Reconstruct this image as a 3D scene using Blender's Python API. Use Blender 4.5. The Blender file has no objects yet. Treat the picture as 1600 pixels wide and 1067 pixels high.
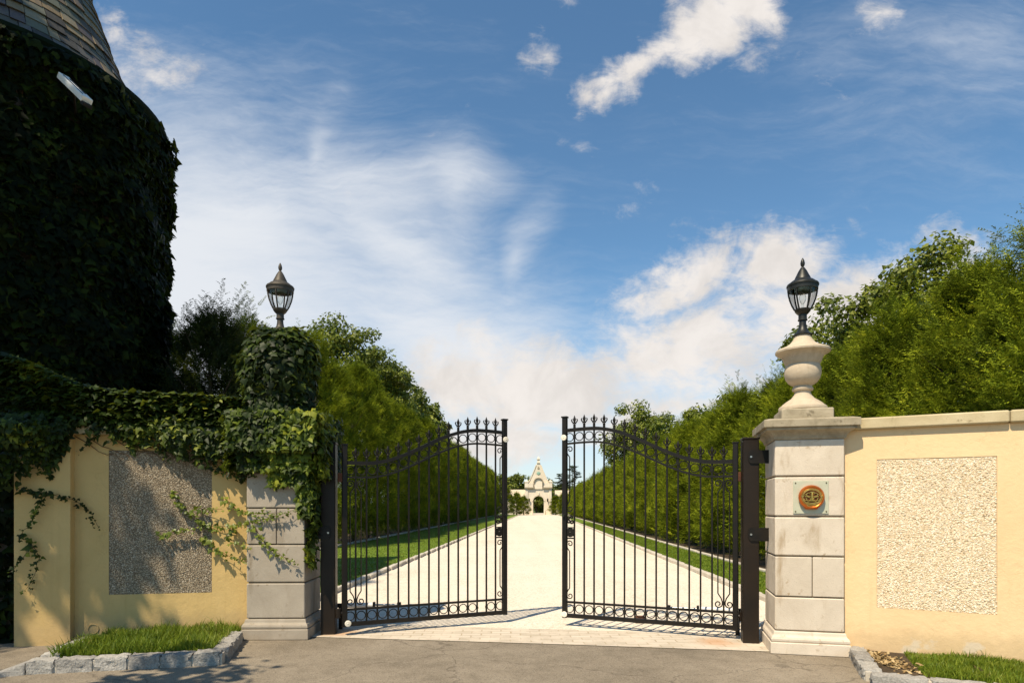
import bpy, math, random
import numpy as np
from math import radians as R, sin, cos, pi

random.seed(7)
rng = np.random.default_rng(7)
SC = bpy.context.scene
COL = SC.collection

# ------------------------------------------------------------------ camera
EYE = 1.55
FPX, CXP, HZ = 1000.0, 800.0, 792.0          # focal length / principal column / horizon row of the 1600 px photo
cam_d = bpy.data.cameras.new("camera")
cam_d.sensor_width = 36.0
cam_d.lens = 22.5
cam_d.shift_y = (HZ - 533.5) / 1600.0
cam_d.clip_start = 0.05
cam_d.clip_end = 6000
cam = bpy.data.objects.new("camera", cam_d)
COL.objects.link(cam)
cam.location = (0, 0, EYE)
cam.rotation_euler = (R(90), 0, 0)
SC.camera = cam

# ------------------------------------------------------------------ light
SUN_EL = R(56)
SUN_TRAVEL = (0.57, 0.82)                     # horizontal direction the light travels
SUN_ROT = math.atan2(-SUN_TRAVEL[0], -SUN_TRAVEL[1])
TO_SUN = np.array([-0.57 * cos(SUN_EL), -0.82 * cos(SUN_EL), sin(SUN_EL)])
TO_SUN = TO_SUN / np.linalg.norm(TO_SUN)
sun_d = bpy.data.lights.new("sun", 'SUN')
sun_d.energy = 5.0
sun_d.angle = R(0.5)
sun_d.color = (1.0, 0.87, 0.66)
sun = bpy.data.objects.new("sun", sun_d)
COL.objects.link(sun)
from mathutils import Vector, Matrix
sun.rotation_euler = Vector(TO_SUN).to_track_quat('Z', 'Y').to_euler()
sun.location = (-20, -30, 40)

SC.view_settings.view_transform = 'Standard'
SC.view_settings.look = 'None'
SC.view_settings.gamma = 1
SC.view_settings.exposure = 0.36

# world: physical sky plus cloud layer
world = bpy.data.worlds.new("World")
SC.world = world
world.use_nodes = True
SKY_STRENGTH = 0.102


class NT:
    """tiny node-tree helper"""
    def __init__(s, tree):
        s.t = tree
        s.t.nodes.clear()

    def n(s, typ, ins=None, **props):
        nd = s.t.nodes.new(typ)
        for k, v in props.items():
            setattr(nd, k, v)
        for k, v in (ins or {}).items():
            sock = nd.inputs[k]
            if hasattr(v, 'is_output'):
                s.t.links.new(v, sock)
            else:
                sock.default_value = v
        return nd

    def math(s, op, a, b=0.0, c=0.0, clamp=False):
        return s.n('ShaderNodeMath', {0: a, 1: b, 2: c}, operation=op, use_clamp=clamp).outputs[0]

    def vmath(s, op, a, b=(0, 0, 0)):
        return s.n('ShaderNodeVectorMath', {0: a, 1: b}, operation=op).outputs[0]

    def mix(s, f, a, b, blend='MIX'):
        nd = s.n('ShaderNodeMix', data_type='RGBA', blend_type=blend)
        for i, v in ((0, f), (6, a), (7, b)):
            if hasattr(v, 'is_output'):
                s.t.links.new(v, nd.inputs[i])
            else:
                nd.inputs[i].default_value = v
        return nd.outputs[2]

    def noise(s, vec, scale, detail=4.0, rough=0.55, dist=0.0):
        return s.n('ShaderNodeTexNoise', {'Vector': vec, 'Scale': scale, 'Detail': detail,
                                          'Roughness': rough, 'Distortion': dist})

    def ramp(s, f, stops):
        nd = s.n('ShaderNodeValToRGB', {0: f})
        cr = nd.color_ramp
        while len(cr.elements) < len(stops):
            cr.elements.new(0.5)
        for e, (p, c) in zip(cr.elements, stops):
            e.position = p
            e.color = (*c, 1) if len(c) == 3 else c
        return nd.outputs[0]

    def mrange(s, v, a, b, c=0.0, d=1.0, smooth=True):
        return s.n('ShaderNodeMapRange', {0: v, 1: a, 2: b, 3: c, 4: d},
                   interpolation_type='SMOOTHSTEP' if smooth else 'LINEAR').outputs[0]


def build_world():
    T = NT(world.node_tree)
    sky = T.n('ShaderNodeTexSky', sky_type='NISHITA')
    sky.sun_disc = False
    sky.sun_elevation = SUN_EL
    sky.sun_rotation = SUN_ROT
    sky.altitude = 50
    sky.air_density = 1.0
    sky.dust_density = 0.3
    sky.ozone_density = 1.6
    tc = T.n('ShaderNodeTexCoord')
    sep = T.n('ShaderNodeSeparateXYZ', {0: tc.outputs['Generated']})
    ay = T.math('ADD', T.math('ABSOLUTE', sep.outputs[1]), 0.03)
    u = T.math('DIVIDE', sep.outputs[0], ay)
    v = T.math('DIVIDE', sep.outputs[2], ay)
    uv = T.n('ShaderNodeCombineXYZ', {0: u, 1: v}).outputs[0]
    w1 = T.noise(uv, 4.0, 5, 0.6).outputs['Color']
    wuv = T.vmath('ADD', uv, T.vmath('MULTIPLY', T.vmath('SUBTRACT', w1, (.5, .5, .5)), (0.16, 0.12, 0)))
    wsoft = T.vmath('ADD', uv, T.vmath('MULTIPLY', T.vmath('SUBTRACT', T.noise(uv, 2.2, 2, 0.5).outputs['Color'], (.5, .5, .5)), (0.30, 0.22, 0)))

    def blob(px, py, rx, ry, ang, amt, vec):
        """soft elliptical bank of cloud around one direction of the sky (x/y, z/y)"""
        m = T.n('ShaderNodeMapping', {'Vector': vec, 'Location': ((px - 800) / 1000.0, (792 - py) / 1000.0, 0), 'Rotation': (0, 0, R(ang)),
                                      'Scale': (rx, ry, 1)}, vector_type='TEXTURE')
        ln = T.n('ShaderNodeVectorMath', {0: m.outputs[0]}, operation='LENGTH').outputs['Value']
        return T.mrange(ln, 1.0, 0.0, 0, amt, False)

    def join(lst):
        acc = lst[0]
        for b in lst[1:]:
            acc = T.math('SMOOTH_MAX', acc, b, 0.12)
        return acc
    cum = []
    for a in ((1100, 52, .19, .092, 28, 1.12), (985, 122, .17, .052, 34, 1.05), (1165, 15, .12, .10, 20, 1.2), (905, 165, .06, .035, 40, .8),
              (855, 105, .07, .07, 60, .62), (1165, 95, .07, .06, 40, .55), (900, 5, .08, .05, 20, .62), (905, 240, .07, .03, -10, .60), (1345, 52, .07, .06, 40, .62),
              (255, 130, .12, .10, -30, .72), (205, 60, .06, .08, 60, .62),
              (1190, 415, .22, .10, 12, 1.12), (1070, 455, .20, .085, 22, 1.05), (1270, 500, .38, .10, 20, 1.12), (1060, 555, .44, .11, 14, 1.05), (1420, 450, .26, .12, 14, .8),
              (860, 620, .34, .12, 8, 1.25), (720, 610, .20, .11, 8, 1.15), (760, 690, .34, .09, 4, 1.0), (1010, 640, .32, .10, 8, 1.0)):
        cum.append(blob(*a, wuv))
    n1 = T.noise(uv, 7.0, 9, 0.62, 0.6).outputs[0]
    n2 = T.noise(T.n('ShaderNodeMapping', {'Vector': uv, 'Rotation': (0, 0, R(-20)), 'Scale': (1, 1.9, 1)}).outputs[0], 17.0, 8, 0.68, 0.4).outputs[0]
    nn = T.math('ADD', T.math('MULTIPLY', n1, .6), T.math('MULTIPLY', n2, .4))
    dens = T.math('ADD', join(cum), T.math('MULTIPLY', T.math('SUBTRACT', nn, .5), 2.5))
    cm = T.mrange(dens, 0.28, 0.92)
    # high thin cirrus, combed along the wind
    rot = T.n('ShaderNodeMapping', {'Vector': wsoft, 'Rotation': (0, 0, R(50)), 'Scale': (0.7, 3.4, 1)}).outputs[0]
    streak = T.noise(rot, 3.4, 9, 0.64, 0.35).outputs[0]
    fine = T.noise(T.n('ShaderNodeMapping', {'Vector': wuv, 'Rotation': (0, 0, R(40)), 'Scale': (1, 5.0, 1)}).outputs[0], 12.0, 6, 0.6, 0.3).outputs[0]
    sv = T.math('ADD', T.math('MULTIPLY', streak, .7), T.math('MULTIPLY', fine, .3))
    cir = []
    for a in ((300, 490, .55, .40, 0, 1.5), (430, 300, .32, .20, -32, .60), (600, 410, .42, .22, -36, 1.0), (680, 530, .50, .22, -22, 1.05), (810, 415, .12, .07, 50, .75), (230, 300, .34, .26, 0, .8),
              (1000, 600, .8, .18, 6, .8), (515, 270, .07, .16, -6, .75), (690, 340, .16, .16, -35, .8), (1500, 110, .5, .30, 20, .40), (100, 500, .5, .4, 0, 1.5)):
        cir.append(blob(*a, wsoft))
    cd = T.math('ADD', join(cir), T.math('MULTIPLY', T.math('SUBTRACT', sv, .5), 1.3))
    ci = T.math('MULTIPLY', T.mrange(cd, 0.02, 1.25), 0.95)
    ci = T.math('MAXIMUM', ci, T.mrange(v, 0.34, 0.0, 0.0, 0.68))
    upm = T.math('MULTIPLY', T.mrange(sep.outputs[2], -0.01, 0.02), T.mrange(sep.outputs[1], 0.02, 0.45))
    ci = T.math('MULTIPLY', ci, upm)
    cm = T.math('MULTIPLY', cm, upm)
    shade = T.mrange(T.noise(uv, 8.0, 6, 0.6, 0.4).outputs[0], 0.32, 0.62, 0.82, 1.0)
    base = T.mix(1.0, sky.outputs[0], tuple(SKY_STRENGTH * k for k in (0.80, 1.06, 1.12)) + (1,), 'MULTIPLY')
    c1 = T.mix(ci, base, (0.64, 0.66, 0.69, 1))
    ccol = T.mix(1.0, (0.72, 0.675, 0.635, 1), T.n('ShaderNodeCombineXYZ', {0: shade, 1: shade, 2: shade}).outputs[0], 'MULTIPLY')
    c2 = T.mix(T.math('MULTIPLY', cm, 0.97, clamp=True), c1, ccol)
    bg = T.n('ShaderNodeBackground', {'Color': c2, 'Strength': 1.0})
    out = T.n('ShaderNodeOutputWorld', {'Surface': bg.outputs[0]})


build_world()

# ------------------------------------------------------------------ helpers


def tag(o, label=None, cat=None, group=None, kind=None):
    if label: o['label'] = label
    if cat: o['category'] = cat
    if group: o['group'] = group
    if kind: o['kind'] = kind
    return o


def thing(name, label, cat, loc=(0, 0, 0), rz=0.0, group=None):
    o = bpy.data.objects.new(name, None)
    o.empty_display_size = 0.2
    COL.objects.link(o)
    o.location = loc
    o.rotation_euler = (0, 0, rz)
    return tag(o, label, cat, group)


class MB:
    """collects primitive shapes into one mesh"""
    def __init__(s):
        s.v, s.f, s.n = [], [], 0

    def add(s, verts, faces):
        b = len(s.v)
        s.v.extend([tuple(map(float, p)) for p in verts])
        s.f.extend([tuple(i + b for i in f) for f in faces])
        return s

    def box(s, c, d, rz=0.0, M=None):
        hx, hy, hz = d[0] / 2, d[1] / 2, d[2] / 2
        vs = []
        for z in (-hz, hz):
            for x, y in ((-hx, -hy), (hx, -hy), (hx, hy), (-hx, hy)):
                p = Vector((x, y, z))
                if M is not None:
                    p = M @ p
                p = Vector((p.x * cos(rz) - p.y * sin(rz), p.x * sin(rz) + p.y * cos(rz), p.z))
                vs.append((c[0] + p.x, c[1] + p.y, c[2] + p.z))
        return s.add(vs, [(0, 3, 2, 1), (4, 5, 6, 7), (0, 1, 5, 4), (1, 2, 6, 5), (2, 3, 7, 6), (3, 0, 4, 7)])

    def cbox(s, c, d, b=0.01):
        """box with chamfered vertical and horizontal edges"""
        hx, hy, hz = d[0] / 2, d[1] / 2, d[2] / 2
        rings = []
        for z, ins in ((-hz, b), (-hz + b, 0), (hz - b, 0), (hz, b)):
            x, y = hx - ins, hy - ins
            k = b if ins == 0 else b * 0.6
            rings.append([(c[0] + a, c[1] + e, c[2] + z) for a, e in
                          ((-x + k, -y), (x - k, -y), (x, -y + k), (x, y - k), (x - k, y), (-x + k, y), (-x, y - k), (-x, -y + k))])
        vs = [p for r in rings for p in r]
        fs = [tuple(range(7, -1, -1)), tuple(range(24, 32))]
        for k in range(3):
            for i in range(8):
                j = (i + 1) % 8
                fs.append((k * 8 + i, k * 8 + j, k * 8 + 8 + j, k * 8 + 8 + i))
        return s.add(vs, fs)

    def lathe(s, prof, c=(0, 0, 0), n=24, cap=True, sx=1.0, sy=1.0):
        vs, fs = [], []
        for r, z in prof:
            for k in range(n):
                a = 2 * pi * k / n
                vs.append((c[0] + r * cos(a) * sx, c[1] + r * sin(a) * sy, c[2] + z))
        for i in range(len(prof) - 1):
            for k in range(n):
                j = (k + 1) % n
                fs.append((i * n + k, i * n + j, (i + 1) * n + j, (i + 1) * n + k))
        if cap:
            fs.append(tuple(range(n - 1, -1, -1)))
            fs.append(tuple((len(prof) - 1) * n + k for k in range(n)))
        return s.add(vs, fs)

    def sqlathe(s, prof, c=(0, 0, 0)):
        """square-plan moulding"""
        vs, fs = [], []
        for r, z in prof:
            for a, e in ((-1, -1), (1, -1), (1, 1), (-1, 1)):
                vs.append((c[0] + a * r, c[1] + e * r, c[2] + z))
        for i in range(len(prof) - 1):
            for k in range(4):
                j = (k + 1) % 4
                fs.append((i * 4 + k, i * 4 + j, i * 4 + 4 + j, i * 4 + 4 + k))
        fs.append((3, 2, 1, 0))
        m = (len(prof) - 1) * 4
        fs.append((m, m + 1, m + 2, m + 3))
        return s.add(vs, fs)

    def tube(s, pts, r, n=6, closed=False):
        pts = [Vector(p) for p in pts]
        m = len(pts)
        rs = r if isinstance(r, (list, tuple)) else [r] * m
        vs, fs = [], []
        ref = None
        for i, p in enumerate(pts):
            if closed:
                t = (pts[(i + 1) % m] - pts[i - 1]).normalized()
            else:
                t = (pts[min(i + 1, m - 1)] - pts[max(i - 1, 0)]).normalized()
            if ref is None:
                ref = Vector((0, 1, 0)) if abs(t.y) < 0.9 else Vector((1, 0, 0))
            a = (ref - t * ref.dot(t)).normalized()
            b = t.cross(a)
            ref = a
            for k in range(n):
                an = 2 * pi * k / n + pi / n
                q = p + (a * cos(an) + b * sin(an)) * rs[i]
                vs.append(q)
        for i in range(m if closed else m - 1):
            i2 = (i + 1) % m
            for k in range(n):
                j = (k + 1) % n
                fs.append((i * n + k, i * n + j, i2 * n + j, i2 * n + k))
        if not closed:
            fs.append(tuple(range(n - 1, -1, -1)))
            fs.append(tuple((m - 1) * n + k for k in range(n)))
        return s.add(vs, fs)

    def prism(s, poly, y0, y1):
        """outline in x,z extruded along y"""
        n = len(poly)
        vs = [(x, y0, z) for x, z in poly] + [(x, y1, z) for x, z in poly]
        fs = [tuple(range(n)), tuple(range(2 * n - 1, n - 1, -1))]
        for i in range(n):
            j = (i + 1) % n
            fs.append((j, i, n + i, n + j))
        return s.add(vs, fs)

    def build(s, name, m, parent=None, smooth=False, bevel=0.0):
        me = bpy.data.meshes.new(name)
        me.from_pydata(s.v, [], s.f)
        me.validate()
        return link(me, name, m, parent, smooth, bevel)


def link(me, name, m, parent=None, smooth=False, bevel=0.0):
    if m is not None:
        me.materials.append(m)
    if smooth:
        me.polygons.foreach_set('use_smooth', [True] * len(me.polygons))
        try:
            me.set_sharp_from_angle(angle=R(38))
        except Exception:
            pass
    me.update()
    o = bpy.data.objects.new(name, me)
    COL.objects.link(o)
    if parent is not None:
        o.parent = parent
    if bevel:
        b = o.modifiers.new('bevel', 'BEVEL')
        b.width = bevel
        b.segments = 2
        b.limit_method = 'ANGLE'
    return o


def np_mesh(name, V, F):
    """V (n,3) array, F (m,k) array"""
    me = bpy.data.meshes.new(name)
    V = np.asarray(V, dtype=np.float32)
    F = np.asarray(F, dtype=np.int32)
    m, k = F.shape
    me.vertices.add(len(V))
    me.vertices.foreach_set('co', V.ravel())
    me.loops.add(m * k)
    me.loops.foreach_set('vertex_index', F.ravel())
    me.polygons.add(m)
    me.polygons.foreach_set('loop_start', np.arange(0, m * k, k, dtype=np.int32))
    me.update(calc_edges=True)
    me.validate()
    return me


def dup(root, loc, rz=0.0, scale=None, label=None, group=None):
    r = root.copy()
    COL.objects.link(r)
    r.location = loc
    r.rotation_euler = (0, 0, rz)
    if scale is not None:
        r.scale = scale
    if label: r['label'] = label
    if group: r['group'] = group
    for ch in list(root.children):
        c = ch.copy()
        COL.objects.link(c)
        c.parent = r
        for g in ch.children:
            d = g.copy()
            COL.objects.link(d)
            d.parent = c
    return r


def unit(a):
    return a / np.maximum(np.linalg.norm(a, axis=-1, keepdims=True), 1e-9)


# ------------------------------------------------------------------ materials
def new_mat(name):
    m = bpy.data.materials.new(name)
    m.use_nodes = True
    return m, NT(m.node_tree)


def finish(T, color, rough=0.85, metal=0.0, height=None, bump=0.3, dist=0.01, spec=0.3):
    ins = {'Base Color': color, 'Roughness': rough, 'Metallic': metal}
    b = T.n('ShaderNodeBsdfPrincipled', ins)
    b.inputs['Specular IOR Level'].default_value = spec
    if height is not None:
        bp = T.n('ShaderNodeBump', {'Height': height, 'Strength': bump, 'Distance': dist})
        T.t.links.new(bp.outputs[0], b.inputs['Normal'])
    T.n('ShaderNodeOutputMaterial', {'Surface': b.outputs[0]})
    return b


def m_noise(name, stops, scale=4.0, rough=0.85, fine=60.0, bump=0.3, dist=0.01, metal=0.0, spec=0.3, speck=0.0,
            coord='Object', rand=0.0):
    """mottled surface: coarse + fine noise through a colour ramp"""
    m, T = new_mat(name)
    co = T.n('ShaderNodeTexCoord').outputs[coord]
    a = T.noise(co, scale, 6, 0.6, 0.3).outputs[0]
    f = T.noise(co, fine, 4, 0.65).outputs[0]
    mixv = T.math('ADD', T.math('MULTIPLY', a, 1.0 - speck), T.math('MULTIPLY', f, speck))
    if rand:
        oi = T.n('ShaderNodeObjectInfo').outputs['Random']
        mixv = T.math('ADD', mixv, T.math('MULTIPLY', T.math('SUBTRACT', oi, 0.5), rand))
    col = T.ramp(mixv, stops)
    finish(T, col, rough, metal, f, bump, dist, spec)
    return m


def m_leaf(name, stops, transl=0.3, rough=0.45, nscale=1.2, wn=0.5, spec=0.35):
    """foliage: every leaf its own tone, clumps drift between tones"""
    m, T = new_mat(name)
    g = T.n('ShaderNodeNewGeometry')
    co = T.n('ShaderNodeTexCoord').outputs['Object']
    a = T.noise(co, nscale, 3, 0.6).outputs[0]
    a = T.mrange(a, 0.3, 0.7, 0, 1, False)
    val = T.math('ADD', T.math('MULTIPLY', a, wn), T.math('MULTIPLY', g.outputs['Random Per Island'], 1 - wn))
    col = T.ramp(val, stops)
    b = T.n('ShaderNodeBsdfPrincipled', {'Base Color': col, 'Roughness': rough})
    b.inputs['Specular IOR Level'].default_value = spec
    tcol = T.mix(0.5, col, (0.30, 0.36, 0.03, 1))
    tr = T.n('ShaderNodeBsdfTranslucent', {'Color': tcol})
    mx = T.n('ShaderNodeMixShader', {0: transl, 1: b.outputs[0], 2: tr.outputs[0]})
    T.n('ShaderNodeOutputMaterial', {'Surface': mx.outputs[0]})
    return m


def m_stucco(name, c1, c2, stain, flake=0.6):
    m, T = new_mat(name)
    co = T.n('ShaderNodeTexCoord').outputs['Object']
    a = T.noise(co, 1.3, 6, 0.65, 0.4).outputs[0]
    f = T.noise(co, 140.0, 3, 0.6).outputs[0]
    g = T.noise(co, 24.0, 4, 0.6).outputs[0]
    col = T.ramp(a, [(0.3, c1), (0.7, c2)])
    # vertical weather streaks
    st = T.noise(T.n('ShaderNodeMapping', {'Vector': co, 'Scale': (9, 9, 0.5)}).outputs[0], 1.0, 5, 0.6).outputs[0]
    col = T.mix(T.mrange(st, 0.55, 0.8, 0, 0.22), col, (*stain, 1))
    # worn patches near the base where the paint has flaked
    sep = T.n('ShaderNodeSeparateXYZ', {0: co})
    low = T.math('MULTIPLY', T.mrange(sep.outputs[2], 0.42, 0.22), flake)
    pn = T.noise(co, 3.1, 5, 0.55).outputs[0]
    col = T.mix(T.math('MULTIPLY', T.mrange(pn, 0.58, 0.66), low), col, (0.78, 0.72, 0.62, 1))
    # hairline cracks
    vo = T.n('ShaderNodeTexVoronoi', {'Vector': T.vmath('ADD', co, T.vmath('MULTIPLY', T.noise(co, 3, 4).outputs['Color'], (.5, .5, .5))),
                                      'Scale': 0.9}, feature='DISTANCE_TO_EDGE').outputs['Distance']
    col = T.mix(T.mrange(vo, 0.006, 0.0, 0, 0.14), col, (0.30, 0.20, 0.09, 1))
    splash = T.mrange(T.math('ADD', sep.outputs[2], T.math('MULTIPLY', T.noise(co, 6.0, 6, 0.65).outputs[0], -.34)), 0.22, 0.0, 0, 0.4)
    col = T.mix(splash, col, (0.40, 0.28, 0.15, 1))
    blot = T.mrange(T.noise(co, 5.0, 6, 0.7, 0.6).outputs[0], 0.52, 0.75, 0, 0.16)
    col = T.mix(blot, col, (*stain, 1))
    h = T.math('ADD', T.math('ADD', f, T.math('MULTIPLY', g, 1.5)), T.math('MULTIPLY', T.noise(co, 5.0, 4, 0.5, 0.8).outputs[0], 2.5))
    finish(T, col, 0.9, 0, h, 0.4, 0.006, 0.2)
    return m


def m_stone(name, c1, c2, stain, stain_amt=0.5, scale=2.2, rand=0.15):
    m, T = new_mat(name)
    co = T.n('ShaderNodeTexCoord').outputs['Object']
    oi = T.n('ShaderNodeObjectInfo').outputs['Random']
    a = T.noise(co, scale, 7, 0.65, 0.6).outputs[0]
    a = T.math('ADD', a, T.math('MULTIPLY', T.math('SUBTRACT', oi, 0.5), rand))
    f = T.noise(co, 90.0, 4, 0.7).outputs[0]
    col = T.ramp(a, [(0.28, c1), (0.72, c2)])
    st = T.noise(T.n('ShaderNodeMapping', {'Vector': co, 'Scale': (5, 5, 1.1)}).outputs[0], 1.1, 6, 0.6, 0.4).outputs[0]
    col = T.mix(T.mrange(st, 0.56, 0.78, 0, stain_amt), col, (*stain, 1))
    sp = T.noise(co, 120.0, 3, 0.6).outputs[0]
    col = T.mix(T.mrange(sp, 0.60, 0.72, 0, 0.4), col, (0.16, 0.13, 0.09, 1))
    lich = T.math('MULTIPLY', T.mrange(T.noise(co, 14.0, 5, 0.6, 0.5).outputs[0], 0.58, 0.70), T.mrange(T.noise(co, 3.0, 3, 0.5).outputs[0], 0.48, 0.62))
    col = T.mix(T.math('MULTIPLY', lich, stain_amt), col, (*stain, 1))
    finish(T, col, 0.85, 0, T.math('ADD', f, T.math('MULTIPLY', a, 2.0)), 0.35, 0.008, 0.25)
    return m


def m_island(name, stops, rough=0.85, bump=0.3, nscale=30, spec=0.3):
    m, T = new_mat(name)
    g = T.n('ShaderNodeNewGeometry')
    co = T.n('ShaderNodeTexCoord').outputs['Object']
    f = T.noise(co, nscale, 4, 0.65).outputs[0]
    val = T.math('ADD', T.math('MULTIPLY', g.outputs['Random Per Island'], 0.75), T.math('MULTIPLY', f, 0.25))
    finish(T, T.ramp(val, stops), rough, 0, f, bump, 0.006, spec)
    return m


M = {}
M['stucco'] = m_stucco('cream stucco', (0.74, 0.525, 0.29), (0.81, 0.585, 0.335), (0.60, 0.40, 0.20))
M['stucco_old'] = m_stucco('ochre stucco', (0.54, 0.37, 0.145), (0.62, 0.43, 0.18), (0.36, 0.23, 0.075), 0.0)  # same yellow paint, colour lowered to carry the left wall's thin shade
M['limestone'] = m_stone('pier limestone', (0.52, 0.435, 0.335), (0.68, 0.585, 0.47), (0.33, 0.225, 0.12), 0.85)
M['weathered'] = m_stone('weathered limestone', (0.24, 0.195, 0.125), (0.46, 0.39, 0.28), (0.13, 0.105, 0.065), 0.7, 6.0)
M['urnstone'] = m_stone('urn stone', (0.42, 0.335, 0.235), (0.58, 0.48, 0.355), (0.26, 0.19, 0.11), 0.6, 7.0)
M['graystone'] = m_stone('grey pier stone', (0.30, 0.25, 0.19), (0.42, 0.36, 0.285), (0.19, 0.14, 0.085), 0.7)  # stone colour lowered for the left pier's shade; the stains are its own
M['mortar'] = m_noise('mortar', [(0.3, (0.10, 0.075, 0.045)), (0.7, (0.20, 0.16, 0.11))], 6)
M['coping'] = m_stone('coping stone', (0.42, 0.335, 0.19), (0.58, 0.48, 0.30), (0.20, 0.15, 0.075), 0.75, 3.0)
M['pebble'] = m_island('pebble dash', [(0.10, (0.18, 0.115, 0.055)), (0.20, (0.60, 0.45, 0.27)), (0.38, (0.82, 0.68, 0.48)),
                                       (0.7, (0.86, 0.75, 0.57)), (0.9, (0.92, 0.86, 0.74))], 0.8, 0.2, 60)
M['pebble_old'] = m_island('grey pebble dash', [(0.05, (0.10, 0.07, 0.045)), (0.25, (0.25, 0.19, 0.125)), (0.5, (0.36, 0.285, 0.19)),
                                            (0.75, (0.46, 0.38, 0.27)), (0.95, (0.60, 0.52, 0.41))], 0.85, 0.2, 60)  # pebble tones lowered to carry the shade on the left panel
M['pebble_bed'] = m_noise('pebble bedding mortar', [(0.3, (0.58, 0.44, 0.27)), (0.7, (0.72, 0.57, 0.38))], 8, 0.95)
M['iron'] = m_noise('black painted iron', [(0.3, (0.006, 0.005, 0.004)), (0.7, (0.014, 0.010, 0.006))], 9, 0.45, 120, 0.15, 0.003, 0.0, 0.28)
M['post'] = m_noise('dark brown steel post', [(0.25, (0.009, 0.006, 0.004)), (0.6, (0.017, 0.010, 0.005)), (0.85, (0.045, 0.022, 0.009))], 3, 0.45, 60, 0.2, 0.004, 0.0, 0.3)
M['rust'] = m_noise('rusty iron', [(0.3, (0.045, 0.018, 0.009)), (0.7, (0.14, 0.05, 0.02))], 18, 0.8, 90, 0.4)
M['lantern'] = m_noise('lantern metal', [(0.3, (0.013, 0.014, 0.012)), (0.7, (0.032, 0.031, 0.026))], 12, 0.42, 120, 0.2, 0.003, 0.4, 0.5)
M['lantern_old'] = m_noise('weathered lantern metal', [(0.3, (0.035, 0.029, 0.022)), (0.7, (0.085, 0.071, 0.054))], 12, 0.55, 120, 0.25, 0.003, 0.3, 0.4)
M['bronze'] = m_noise('polished bronze', [(0.3, (0.42, 0.085, 0.012)), (0.7, (0.70, 0.19, 0.028))], 14, 0.34, 90, 0.2, 0.003, 0.75, 0.5)
M['brass'] = m_noise('brass relief', [(0.3, (0.42, 0.29, 0.07)), (0.7, (0.68, 0.50, 0.16))], 30, 0.34, 120, 0.2, 0.002, 0.85, 0.5)
M['bronze_dark'] = m_noise('dark bronze field', [(0.3, (0.08, 0.022, 0.008)), (0.7, (0.18, 0.05, 0.015))], 40, 0.5, 120, 0.2, 0.002, 0.6)
M['plate'] = m_noise('pale sage backplate', [(0.3, (0.46, 0.46, 0.33)), (0.7, (0.56, 0.55, 0.42))], 7, 0.5, 90, 0.1, 0.002, 0.1)
M['screw'] = m_noise('screw head', [(0.3, (0.10, 0.075, 0.03)), (0.7, (0.2, 0.15, 0.07))], 20, 0.5, 90, 0.1, 0.002, 0.6)
M['steel'] = m_noise('bright bolt', [(0.3, (0.35, 0.33, 0.30)), (0.7, (0.6, 0.58, 0.54))], 20, 0.35, 90, 0.1, 0.002, 0.9)
M['reflector'] = m_noise('cream plastic disc', [(0.3, (0.72, 0.64, 0.50)), (0.7, (0.84, 0.78, 0.66))], 30, 0.5, 90, 0.1, 0.002)
M['white'] = m_noise('white enamel', [(0.3, (0.66, 0.64, 0.60)), (0.7, (0.80, 0.78, 0.74))], 6, 0.45, 90, 0.1, 0.002)
M['copper'] = m_noise('dark green copper', [(0.3, (0.003, 0.007, 0.003)), (0.7, (0.008, 0.016, 0.007))], 5, 0.8, 60, 0.2, spec=0.1)
M['slate'] = m_island('roof slate', [(0.05, (0.022, 0.02, 0.02)), (0.25, (0.075, 0.068, 0.055)), (0.45, (0.12, 0.125, 0.09)), (0.6, (0.085, 0.07, 0.078)),
                                     (0.8, (0.21, 0.155, 0.085)), (0.95, (0.22, 0.225, 0.185))], 0.6, 0.6, 14, 0.3)
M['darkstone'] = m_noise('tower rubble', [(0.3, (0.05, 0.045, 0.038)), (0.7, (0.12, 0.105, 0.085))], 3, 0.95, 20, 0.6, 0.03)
M['granite'] = m_noise('split granite', [(0.25, (0.14, 0.13, 0.12)), (0.5, (0.32, 0.30, 0.27)), (0.75, (0.54, 0.51, 0.46))], 6, 0.9, 55, 0.8, 0.02, speck=0.55, rand=0.2)
M['kerbstone'] = m_noise('pale kerb stone', [(0.3, (0.42, 0.37, 0.30)), (0.7, (0.60, 0.54, 0.45))], 2.5, 0.9, 50, 0.4)
M['bark'] = m_noise('bark', [(0.3, (0.035, 0.025, 0.016)), (0.7, (0.10, 0.075, 0.05))], 6, 0.95, 40, 0.7, 0.02)
M['vine'] = m_noise('vine stem', [(0.3, (0.07, 0.04, 0.02)), (0.7, (0.15, 0.09, 0.045))], 10, 0.9, 40, 0.4)
M['pale_stone'] = m_stone('gatehouse stone', (0.66, 0.56, 0.43), (0.78, 0.68, 0.54), (0.50, 0.39, 0.26), 0.35, 0.6)
M['pale_roof'] = m_noise('gatehouse roof', [(0.3, (0.46, 0.37, 0.26)), (0.7, (0.64, 0.53, 0.39))], 0.9, 0.85, 6, 0.4, 0.05)
M['verdigris'] = m_noise('verdigris', [(0.3, (0.20, 0.34, 0.26)), (0.7, (0.34, 0.48, 0.38))], 4, 0.7)
M['void'] = m_noise('dark interior', [(0.3, (0.012, 0.011, 0.010)), (0.7, (0.022, 0.02, 0.018))], 4, 0.9)

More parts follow.
